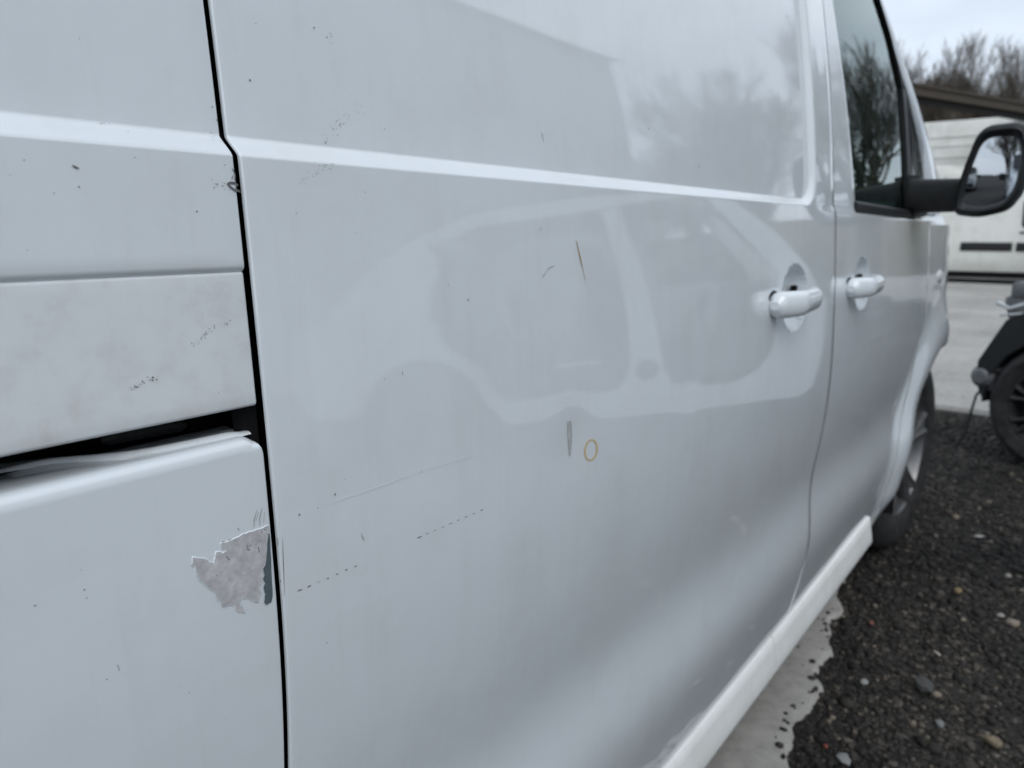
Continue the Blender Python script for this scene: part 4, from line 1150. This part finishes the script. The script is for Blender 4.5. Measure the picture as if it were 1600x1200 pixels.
for loc, rz in (((-2.5, .79, .285), 0), ((0, -.80, .285), R(180)), ((-2.5, -.79, .285), R(180))):
    w2 = copy_tree(fw); w2.parent = car; w2.location = loc; w2.rotation_euler = (0, 0, rz)

# ------------------------------------------------------------------ vehicles further off
HALF = [(0, 1.0), (.45, .998), (.70, .985), (.83, .955), (.90, .90), (.93, .80), (.965, .56), (.99, .42), (1.0, .30), (1.0, .17), (.975, .07), (.90, .0)]
def ysec(f):
    fs = [h[1] for h in HALF][::-1]; ys = [h[0] for h in HALF][::-1]
    return float(np.interp(f, fs, ys))
def cargo_van(name, label, cat, length, height, halfw, loc, rz, mat, group=None, strip=True, windows=('front',), seed=0):
    root = empty(name, loc, rz); tag(root, label, cat, group)
    Lh = length
    st = [(0, .80, .86), (.04, .95, .97), (.15, .99, .995), (.5, 1, 1), (Lh - 2.1, 1, 1.0), (Lh - 1.75, .995, .985), (Lh - 1.55, .985, .95), (Lh - .95, .97, .60), (Lh - .80, .96, .555), (Lh - .35, .93, .50), (Lh - .12, .86, .44), (Lh - .02, .74, .34), (Lh, .66, .22)]
    rows = []
    zb = .24
    for x, w, hf in st:
        zt = zb + (height - zb) * hf
        half = [(y * halfw * w, zb + (zt - zb) * f) for y, f in HALF]
        ring = [(x, -y, z) for y, z in half[::-1]] + [(x, y, z) for y, z in half[1:]]
        rows.append(ring)
    m = MB().grid(np.array(rows))
    for row in (rows[0], rows[-1]):
        n0 = len(m.v); m.v.extend(row); m.f.append(tuple(range(n0, n0 + len(row))))
    MB().box((Lh * .48, 0, zb - .05), (Lh * .9, halfw * 1.75, .16)).build('underbody', DARK, root, smooth=False)  # dark box also stands in for the shadow under the van
    body = m.build('body', mat, root, sharp=50)
    def patch(nm, outline, mt, parent, s, out=.006):
        zt = height
        vv = [(x, s * (halfw * ysec((z - zb) / (zt - zb)) + out), z) for x, z in outline]
        o = mesh_obj(nm, vv, [tuple(range(len(vv)))], mt, None, smooth=False)
        o.parent = parent
        return o
    k = (height - .24) / 1.76
    zr = lambda z: .24 + (z - .24) * k
    for s in (-1, 1):
        d0, d1 = Lh - 2.03, Lh - 1.02
        patch('door_seam', [(d0, zr(.34)), (d0 + .015, zr(.34)), (d0 + .015, zr(1.78)), (d0, zr(1.78))], DARK, body, s)
        patch('door_seam', [(d1, zr(.34)), (d1 + .012, zr(.34)), (d1 + .012, zr(1.05)), (d1, zr(1.05))], DARK, body, s)
        patch('door_seam', [(d0 - 1.02, zr(.34)), (d0 - 1.005, zr(.34)), (d0 - 1.005, zr(1.78)), (d0 - 1.02, zr(1.78))], DARK, body, s)
        wp = [(d0 + .085, zr(1.16)), (d0 + .20, zr(1.07)), (d1 - .02, zr(1.05)), (d1 - .05, zr(1.10)), (d0 + .55, zr(1.70)), (d0 + .14, zr(1.72)), (d0 + .07, zr(1.62))]
        patch('side_window', wp, GLASS_D, root, s, .008)
        if 'rear' in windows:
            patch('side_window', [(d0 - .95, zr(1.12)), (d0 - .08, zr(1.12)), (d0 - .08, zr(1.66)), (d0 - .90, zr(1.66))], GLASS_D, root, s, .008)
        hx = d0 + .06
        m = MB().box((hx + .09, s * (halfw * ysec(.46) + .012), zr(1.03)), (.17, .03, .035), bev=.01)
        m.build('door_handle', BLACK if strip else mat, root)
        if strip:
            for x0, x1 in ((d0 - .93, d0 - .025), (d0 + .035, d1 - .03)):
                mm = MB().box(((x0 + x1) / 2, s * (halfw * ysec(.30) + .006), zr(.745)), (x1 - x0, .035, .175), bev=.016)
                mm.build('rub_strip', BLACK, root)
        m = MB().box((d1 + .05, s * (halfw + .10), zr(1.12)), (.12, .22, .22), bev=.04); m.build('door_mirror', BLACK, root)
        m = MB().box((Lh - .30, s * halfw * .74, zr(.78)), (.36, .22, .20), bev=.05, rz=-s * .35); m.build('headlight', LENS, root)
    ws = []
    for x, f0 in ((Lh - 1.50, .93), (Lh - .98, .62)):
        ws.append([(x + .035, y * halfw * .84, .24 + (height - .24) * f0 + .02) for y in np.linspace(-1, 1, 7)])
    MB().grid(np.array(ws)).build('windscreen', GLASS_D, root)
    m = MB().box((Lh - .03, 0, .42), (.14, halfw * 1.5, .26), bev=.05); m.build('front_bumper', BLACK, root)
    pw = None
    for x in (.85, Lh - .88):
        for s in (-1, 1):
            if pw is None:
                pw = make_wheel('wheel', root, (x, s * (halfw - .01), .315), 0, STEEL, .315, .20, .19, face=-1, spokes=5)
                w = pw
            else:
                w = copy_tree(pw); w.parent = root
            w.location = (x, s * (halfw - .01), .315); w.rotation_euler = (0, 0, 0 if s < 0 else R(180))
            ar = MB()
            ar.lathe([(.30, -.004), (.365, -.004), (.375, .03)] if s < 0 else [(.30, .004), (.365, .004), (.375, -.03)], (x, s * halfw, .33), 28)
            ar.build('wheel_arch', BLACK, root)
    return root
cargo_van('parked_van', 'white van with black rub strip parked side on across the concrete yard', 'van', 4.75, 1.98, .95, (19.27, 3.72, .012), R(-90), CREAM)
cargo_van('high_roof_van', 'tall white van mostly hidden behind the door mirror arm', 'van', 5.3, 2.68, 1.0, (22.9, 6.15, .012), R(-90), CREAM, strip=False)
cargo_van('dark_van', 'white van with dark side windows seen in the door mirror', 'van', 4.9, 1.95, .95, (-7.4, -3.2, -.01), R(12), PAINT, windows=('rear',), strip=False)
cargo_van('distant_van', 'grey van at the back of the yard seen in the door mirror', 'van', 4.6, 1.9, .92, (-15.5, -.6, -.01), R(4), noisy('silver_paint', (0.25, 0.27, 0.28), (0.30, 0.32, 0.33), 3, rough=0.35, coat=1.0), windows=('rear',), strip=False)

# box lorry behind them
lor = empty('box_lorry', (27.6, 3.2, .012), 0)
tag(lor, 'cream box lorry with ribbed box body behind the tall white van', 'lorry')
m = MB().box((0, .6, 2.63), (2.1, 6.4, 3.20), bev=.05)
for z in (3.78, 3.52, 3.2, 1.3): m.box((-1.06, .6, z), (.03, 6.3, .05), bev=.008)
m.build('box_body', CREAM, lor)
MB().box((0, -3.4, 1.55), (2.1, 1.6, 1.9), bev=.18).build('cab', CREAM, lor)
MB().box((0, -.2, .72), (1.9, 7.6, .22)).build('chassis', STEEL, lor)
MB().box((-1.06, -3.5, 1.95), (.02, .8, .55), bev=.005).build('cab_window', GLASS_D, lor)
lw = None
for y in (-3.2, 2.0):
    for s in (-1, 1):
        if lw is None: lw = w = make_wheel('wheel', lor, (0, 0, 0), 0, STEEL, .42, .26, .26, face=-1, spokes=6)
        else: w = copy_tree(lw); w.parent = lor
        w.location = (s * 1.05, y, .42); w.rotation_euler = (0, 0, R(-90) if s < 0 else R(90))

# ------------------------------------------------------------------ open canopy with timber fascia
can = empty('open_canopy', (22.6, 2.44, -.19), math.atan2(-.352, .936))
tag(can, 'open timber canopy with dark flat roof edge over the parked vehicles', 'canopy')
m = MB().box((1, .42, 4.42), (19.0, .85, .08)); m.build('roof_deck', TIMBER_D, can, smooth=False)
m = MB().box((1, -.03, 4.36), (19.05, .05, .21), bev=.008); m.build('fascia_board', TIMBER, can)
MB().box((1, .09, 4.21), (18.9, .14, .20), bev=.008).build('underside_shade', TIMBER_D, can)  # added black length that gives the roof edge its shaded underside
m = MB().box((1, -.075, 4.475), (19.1, .045, .06), bev=.006); m.build('fascia_cap', TIMBER, can)
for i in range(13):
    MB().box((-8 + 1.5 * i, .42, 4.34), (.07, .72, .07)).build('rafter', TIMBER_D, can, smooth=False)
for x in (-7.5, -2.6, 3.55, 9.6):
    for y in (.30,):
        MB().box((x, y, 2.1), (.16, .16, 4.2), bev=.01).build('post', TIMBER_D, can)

# ------------------------------------------------------------------ bare trees
def grow(seed, height, spread, levels=6, up=.5):
    r = random.Random(seed)
    segs = []   # p0, p1, r0, r1, level
    def branch(p, d, ln, rad, lev):
        n = 4 if lev < 2 else 3
        q = p.copy(); dd = d.copy()
        pts = [(q.copy(), rad)]
        for i in range(n):
            j = .10 if lev == 0 else .22
            dd = (dd + Vector((r.uniform(-j, j), r.uniform(-j, j), r.uniform(-j * .5, j) + .05 * up))).normalized()
            q2 = q + dd * (ln / n); r2 = rad * (1 - (i + 1) / n * (.42 if lev < levels - 1 else .7))
            segs.append((q.copy(), q2.copy(), pts[-1][1], r2, lev)); pts.append((q2.copy(), r2)); q = q2
        if lev >= levels: return
        kids = (5 if lev == 0 else 4 if lev < 3 else 3)
        for k in range(kids):
            t = r.uniform(.35, 1.0) if lev else r.uniform(.30, 1.0)
            i = min(n - 1, int(t * n)); a, ra = pts[i]; b, rb = pts[i + 1]
            s_ = t * n - i; s_ = min(max(s_, 0), 1)
            st = a.lerp(b, s_)
            az_ = r.uniform(0, 6.283); el = r.uniform(.45, 1.0) * spread
            base = dd if lev else Vector((0, 0, 1))
            sidev = base.cross(Vector((math.cos(az_), math.sin(az_), .2))).normalized()
            nd = (base * math.cos(el) + sidev * math.sin(el) + Vector((0, 0, .22 * up))).normalized()
            branch(st, nd, ln * r.uniform(.55, .78), max(rb * r.uniform(.55, .75), .004), lev + 1)
        branch(q, dd, ln * .62, max(pts[-1][1] * .8, .004), lev + 1)
    branch(Vector((0, 0, 0)), Vector((r.uniform(-.1, .1), r.uniform(-.1, .1), 1)).normalized(), height * .34, height * .022, 0)
    return segs
def seg_mesh(name, segs, sides, mat):
    if not segs: return None
    P0 = np.array([s[0] for s in segs]); P1 = np.array([s[1] for s in segs]); r0 = np.array([s[2] for s in segs]); r1 = np.array([s[3] for s in segs])
    d = P1 - P0; d /= np.maximum(np.linalg.norm(d, axis=1, keepdims=True), 1e-9)
    ref = np.where(np.abs(d[:, 2:3]) > .9, [[1., 0, 0]], [[0, 0, 1.]])
    a = np.cross(d, ref); a /= np.linalg.norm(a, axis=1, keepdims=True); b = np.cross(d, a)
    V = []
    for k in range(sides):
        th = 2 * math.pi * k / sides
        o = a * math.cos(th) + b * math.sin(th)
        V.append(P0 + o * r0[:, None])
    for k in range(sides):
        th = 2 * math.pi * k / sides
        o = a * math.cos(th) + b * math.sin(th)
        V.append(P1 + o * r1[:, None])
    V = np.stack(V, 1)
    n = len(segs); base = np.arange(n)[:, None] * 2 * sides
    F = []
    for k in range(sides):
        k2 = (k + 1) % sides
        F.append(np.concatenate([base + k, base + k2, base + sides + k2, base + sides + k], 1))
    F = np.stack(F, 1).reshape(-1, 4)
    me = bpy.data.meshes.new(name)
    me.vertices.add(V.size // 3); me.vertices.foreach_set('co', V.reshape(-1).astype(np.float32))
    me.loops.add(F.size); me.loops.foreach_set('vertex_index', F.reshape(-1).astype(np.int32))
    me.polygons.add(len(F)); me.polygons.foreach_set('loop_start', np.arange(0, F.size, 4, dtype=np.int32)); me.polygons.foreach_set('loop_total', np.full(len(F), 4, np.int32))
    me.materials.append(mat); me.update(); me.validate(); me.shade_smooth()
    return me
def leaf_mesh(name, centres, size, mat, seed):
    r = np.random.default_rng(seed); n = len(centres)
    C_ = np.array(centres); u = r.normal(size=(n, 3)); u /= np.linalg.norm(u, axis=1, keepdims=True)
    v = np.cross(u, r.normal(size=(n, 3))); v /= np.linalg.norm(v, axis=1, keepdims=True)
    s = size * r.uniform(.6, 1.3, (n, 1))
    V = np.stack([C_ - u * s, C_ - v * s * .6, C_ + u * s, C_ + v * s * .6], 1).reshape(-1, 3)
    F = np.arange(4 * n).reshape(-1, 4)
    me = bpy.data.meshes.new(name)
    me.from_pydata(V.tolist(), [], F.tolist()); me.materials.append(mat)
    return me
PROTO = []
for sd, hgt, spr in ((11, 7.6, .62), (23, 8.6, .55), (37, 6.6, .72)):
    sg = grow(sd, hgt, spr)
    tr = seg_mesh('trunk', [s for s in sg if s[4] <= 1], 7, BARK)
    cr = seg_mesh('crown', [s for s in sg if s[4] > 1], 3, TWIG)
    rr = random.Random(sd); lv = []
    for s in sg:
        if s[4] <= 1 and s[0].z < hgt * .55:
            for _ in range(110 if s[4] == 0 else 26):
                t = rr.random(); p = s[0].lerp(s[1], t); a = rr.uniform(0, 6.283); q = s[2] * rr.uniform(.9, 2.1) + .02
                lv.append((p.x + q * math.cos(a), p.y + q * math.sin(a), p.z + rr.uniform(-.08, .08)))
    PROTO.append((tr, cr, leaf_mesh('ivy', lv, .07, IVY, sd)))
    print('tree', sd, len(sg))
def tree(x, y, z, kind, sc, rz, label, ivy=True, group=None):
    o = empty('bare_tree', (x, y, z), rz); o.scale = (sc, sc, sc * 1.02)
    tag(o, label, 'tree', group)
    tr, cr, iv = PROTO[kind]
    link(bpy.data.objects.new('trunk', tr), o); link(bpy.data.objects.new('crown', cr), o)
    if ivy: link(bpy.data.objects.new('ivy', iv), o)
    return o
GRP = 'bare trees behind the yard'
tree(29.4, 5.3, .4, 0, 1.00, 0.3, 'bare tree behind the canopy nearest the van windscreen pillar', group=GRP)
tree(30.0, 4.0, .3, 1, .92, 1.4, 'bare ivy-clad tree behind the canopy, left of the tallest crown', group=GRP)
tree(30.6, 3.25, .3, 2, 1.06, 2.6, 'bare tree behind the canopy with low spreading twigs above the mirror', group=GRP)
tree(29.8, 2.35, .3, 1, .86, 4.0, 'bare tree behind the canopy with the tallest twiggy crown above the mirror', group=GRP)
tree(31.5, 4.6, .4, 2, .95, 5.6, 'bare tree behind the canopy with a low fork between the two tallest', group=GRP)
tree(31.8, 2.0, .4, 0, .90, 1.9, 'bare tree behind the canopy with drooping outer twigs', group=GRP)
tree(33.5, 1.5, .8, 0, .62, 5.0, 'small thin bare tree at the right end of the row behind the canopy', ivy=False, group=GRP)
tree(-17.0, -4.6, 0, 1, .9, 1.1, 'bare tree seen at the left of the door mirror glass')
tree(-19.5, -7.4, 0, 0, .9, 2.7, 'bare tree seen behind the white van in the door mirror')
tree(32.5, 7.2, .8, 2, 1.0, 3.3, 'bare tree behind the canopy hidden by the van cab', group=GRP)
G2 = 'bare trees reflected in the van'
for i, (x, y, k, s, rz, lb) in enumerate(((17.0, -3.6, 1, .88, .7, 'ivy-clad bare tree reflected in the driver window'), (14.0, -4.7, 0, .80, 2.2, 'broad bare tree reflected at the front of the recessed door panel'),
        (15.5, -6.2, 2, .72, 4.4, 'low bare tree reflected just left of the broad one in the door panel'), (13.0, -6.4, 2, .58, 1.0, 'small bare tree reflected furthest left in the door panel'), (18.5, -6.6, 1, .7, 5.2, 'bare tree reflected between the low one and the broad one'))):
    tree(x, y, 0.0, k, s, rz, lb, group=G2)

# grassy bank behind the yard
bx = np.concatenate([np.linspace(31, 44, 30), [50, 70, 120]]); by = np.linspace(-70, 70, 90)
P = np.array([[(x + 1.2 * fnoise(y, 0, .12, 3), y, -.05 + 3.1 * float(sstep((x - 31) / 10)) + .45 * fnoise(x, y, .5, 2) * min(1, max(0, (x - 32) / 3)) + 2.2 * max(0, x - 50) / 70) for y in by] for x in bx])
tag(MB().grid(P).build('grass_bank', BANKM), kind='structure')
# bramble and scrub along the foot of the bank and round the side trees: one uncountable mass
rr = random.Random(5); lv = []; sg = []
for cx, cy, rad, h, n in [(31.3 + rr.uniform(-.6, .8), -4 + i * 1.05, .9, rr.uniform(.9, 1.7), 420) for i in range(14)] + [(16.5 + rr.uniform(-1, 1) + .25 * i, -4.0 - .75 * i, .9, rr.uniform(1.0, 1.9), 520) for i in range(9)]:
    for _ in range(n):
        a, q = rr.uniform(0, 6.283), rad * math.sqrt(rr.random()); z = h * rr.random() * (1 - .6 * q / rad)
        lv.append((cx + q * math.cos(a), cy + q * math.sin(a), z))
    for _ in range(40):
        a, q = rr.uniform(0, 6.283), rad * rr.random(); p = Vector((cx + q * math.cos(a), cy + q * math.sin(a), 0))
        e = p + Vector((rr.uniform(-.5, .5), rr.uniform(-.5, .5), h * rr.uniform(.8, 1.5)))
        sg.append((p, e, .012, .004, 2))
scr = link(bpy.data.objects.new('scrub', leaf_mesh('scrub', lv, .085, IVY, 4)))
tag(scr, 'low green scrub along the foot of the bank and trees', 'scrub', kind='stuff')
link(bpy.data.objects.new('scrub_stems', seg_mesh('scrub_stems', sg, 3, TWIG)), scr)

# unseen stand-in barn, added for the sloping grey edge reflected in the panel
barn = empty('reflection_barn', (12.0, -10.6, 0)); tag(barn, 'added unseen grey barn, shaped for the sloping edge reflected in the van side', 'barn')
m = MB()
rows = []
for i in range(0, 241):
    x = -9.5 + i * .0792
    rows.append([(x, .02 * (1 if (i // 2) % 2 else -1), 0.0), (x, .02 * (1 if (i // 2) % 2 else -1), 8.7)])
m.grid(np.array(rows)); m.box((0, -4.1, 4.2), (19, 8, 8.4))
m.build('wall', CLAD, barn, smooth=False)
rows = [[(x, .35, 8.68), (x, -4, 10.2), (x, -8.4, 8.68)] for x in np.linspace(-9.8, 9.8, 5)]
MB().grid(np.array(rows)).build('roof', CLAD, barn, smooth=False)

# ------------------------------------------------------------------ gravel and loose stones
def stone_mat():
    m, t, b = principled('gravel_stone', (0.06, 0.06, 0.06), 0.8, 0, 0.4)
    ge = N(t, 'ShaderNodeNewGeometry')
    r1 = ramp(t, [(0.0, (0.010, 0.0097, 0.0095)), (0.45, (0.020, 0.019, 0.018)), (0.78, (0.038, 0.036, 0.033)), (0.93, (0.07, 0.065, 0.059)), (0.985, (0.12, 0.108, 0.092)), (1.0, (0.22, 0.20, 0.175))])
    t.links.new(ge.outputs['Random Per Island'], r1.inputs['Fac'])
    tcn = t.nodes.new('ShaderNodeTexCoord'); n1 = N(t, 'ShaderNodeTexNoise', Scale=160, Detail=5)
    t.links.new(tcn.outputs['Object'], n1.inputs['Vector'])
    mm = N(t, 'ShaderNodeMix', data_type='RGBA', blend_type='MULTIPLY'); mm.inputs[0].default_value = 1.0
    r2 = ramp(t, [(.3, (.65, .65, .65)), (.7, (1.3, 1.28, 1.24))]); t.links.new(n1.outputs['Fac'], r2.inputs['Fac'])
    t.links.new(r1.outputs['Color'], mm.inputs[6]); t.links.new(r2.outputs['Color'], mm.inputs[7])
    n2 = N(t, 'ShaderNodeTexNoise', Scale=1.7, Detail=5); t.links.new(tcn.outputs['Object'], n2.inputs['Vector'])
    r3 = ramp(t, [(.36, (.60, .59, .58)), (.66, (1.35, 1.26, 1.16))]); t.links.new(n2.outputs['Fac'], r3.inputs['Fac'])
    m3 = N(t, 'ShaderNodeMix', data_type='RGBA', blend_type='MULTIPLY'); m3.inputs[0].default_value = 1.0
    t.links.new(mm.outputs[2], m3.inputs[6]); t.links.new(r3.outputs['Color'], m3.inputs[7]); t.links.new(m3.outputs[2], b.inputs['Base Color'])
    return m
STONE = stone_mat()
bm = bmesh.new(); bmesh.ops.create_icosphere(bm, subdivisions=1, radius=1.0); bm.verts.index_update()
IV = np.array([v.co for v in bm.verts]); IF = np.array([[v.index for v in f.verts] for f in bm.faces]); bm.free()
def gravel(n, smin, smax, xr_, yr_, near_power, seed):
    r = np.random.default_rng(seed)
    x = xr_[0] + (xr_[1] - xr_[0]) * r.random(n) ** near_power; y = yr_[0] + (yr_[1] - yr_[0]) * r.random(n)
    keep = (y < strip_edge(x) - .012 + .040 * (r.random(n) ** 3.5)) & (x < 5.15 - .02 * (y - .2))
    x, y = x[keep], y[keep]; n = len(x)
    s = smin + (smax - smin) * r.random(n) ** 3.2
    sc = s[:, None] * r.uniform(.55, 1.25, (n, 3)); sc[:, 2] *= .7
    a = r.uniform(0, 6.283, n); jit = r.uniform(.72, 1.22, (n, 12, 1))
    V = IV[None] * jit * sc[:, None, :]
    c, s_ = np.cos(a)[:, None], np.sin(a)[:, None]
    X = V[..., 0] * c - V[..., 1] * s_ + x[:, None]; Y = V[..., 0] * s_ + V[..., 1] * c + y[:, None]
    gz = np.array([.004 if q > strip_edge(p) else ground_z(p, q) for p, q in zip(x, y)])
    Zc = V[..., 2] + (gz + sc[:, 2] * .35)[:, None]
    V = np.stack([X, Y, Zc], -1).reshape(-1, 3)
    F = (IF[None] + (np.arange(n) * 12)[:, None, None]).reshape(-1, 3)
    return V, F
VF = [gravel(26000, .003, .011, (1.2, 3.4), (-1.2, .30), 1.25, 1), gravel(8000, .006, .019, (1.2, 5.2), (-1.6, .45), 1.0, 2), gravel(9000, .005, .012, (3.2, 5.2), (-1.2, .45), 1.0, 3), gravel(120, .010, .019, (1.2, 5.2), (-1.4, .4), 1.0, 4)]
off = 0; VV = []; FF = []
for v, f in VF:
    VV.append(v); FF.append(f + off); off += len(v)
VV = np.concatenate(VV); FF = np.concatenate(FF)
me = bpy.data.meshes.new('gravel')
me.vertices.add(len(VV)); me.vertices.foreach_set('co', VV.reshape(-1).astype(np.float32))
me.loops.add(FF.size); me.loops.foreach_set('vertex_index', FF.reshape(-1).astype(np.int32))
me.polygons.add(len(FF)); me.polygons.foreach_set('loop_start', np.arange(0, FF.size, 3, dtype=np.int32)); me.polygons.foreach_set('loop_total', np.full(len(FF), 3, np.int32))
me.materials.append(STONE); me.update(); me.validate()
tag(link(bpy.data.objects.new('gravel', me)), 'dark loose gravel covering the ground beside the van', 'gravel', kind='stuff')

def stone(name, x, y, w, asp, color, label, seed, cat='stone', flat=.6):
    r = np.random.default_rng(seed)
    b2 = bmesh.new(); bmesh.ops.create_icosphere(b2, subdivisions=2, radius=1.0)
    ang = r.uniform(0, 3.14)
    for v in b2.verts:
        k = 1 + .28 * noise.noise(v.co * 1.3 + Vector((seed, 0, 0))) + .10 * noise.noise(v.co * 3.1 + Vector((0, seed, 0)))
        v.co = Vector((v.co.x * k * w / 2, v.co.y * k * w / 2 * asp, v.co.z * k * w / 2 * flat * min(1, asp * 1.5)))
    me = bpy.data.meshes.new(name); b2.to_mesh(me); b2.free()
    mt = noisy('stone_' + str(seed), tuple(c * .75 for c in color), tuple(min(1, c * 1.15) for c in color), 60, rough=.85, bump=.3, bump_scale=150, bump_dist=.003)
    me.materials.append(mt); me.shade_smooth(); me.set_sharp_from_angle(angle=R(40))
    o = link(bpy.data.objects.new(name, me)); o.location = (x, y, ground_z(x, y) + w * .22 * min(1, asp * 1.5) + .004); o.rotation_euler = (r.uniform(-.15, .15), r.uniform(-.15, .15), ang)
    return tag(o, label, cat, 'loose stones on the gravel')
stone('stone', 1.767, -.330, .038, .7, (.19, .155, .105), 'largest ochre stone, on the gravel at the bottom right', 1)
stone('stone', 1.518, -.092, .034, .8, (.24, .245, .24), 'round pale grey stone lying nearest the broken concrete edge', 2)
stone('brick_chip', 1.543, -.050, .014, .7, (.24, .075, .05), 'small brick red chip by the broken concrete edge', 3, 'brick chip')
stone('stone', 2.512, -.167, .027, .8, (.25, .185, .10), 'orange-brown stone in the middle of the gravel', 4)
stone('stone', 2.716, -.277, .024, .8, (.32, .30, .26), 'pale stone furthest back at the right edge of the gravel', 5)
stone('stone', 2.418, -.285, .020, .8, (.36, .34, .30), 'small cream stone below the pale one at the right edge', 6)
stone('wood_sliver', 3.032, -.164, .036, .22, (.55, .55, .54), 'white sliver lying on the gravel beyond the van wheel', 7, 'sliver')
stone('wood_sliver', 2.094, -.175, .025, .25, (.50, .46, .40), 'pale sliver on the gravel in front of the big dark stone', 8, 'sliver')
stone('stone', 1.834, -.059, .022, .8, (.30, .30, .29), 'light grey stone beside the sill end of the concrete strip', 9)
stone('brick_chip', 2.153, -.005, .016, .8, (.22, .10, .065), 'small orange brick chip close to the concrete strip', 10, 'brick chip')
stone('stone', 1.901, -.175, .066, .6, (.075, .075, .072), 'big flat dark stone half sunk in the gravel', 11, flat=.4)
stone('stone', 1.770, -.230, .023, .8, (.20, .20, .20), 'grey stone left of the largest ochre one', 12)
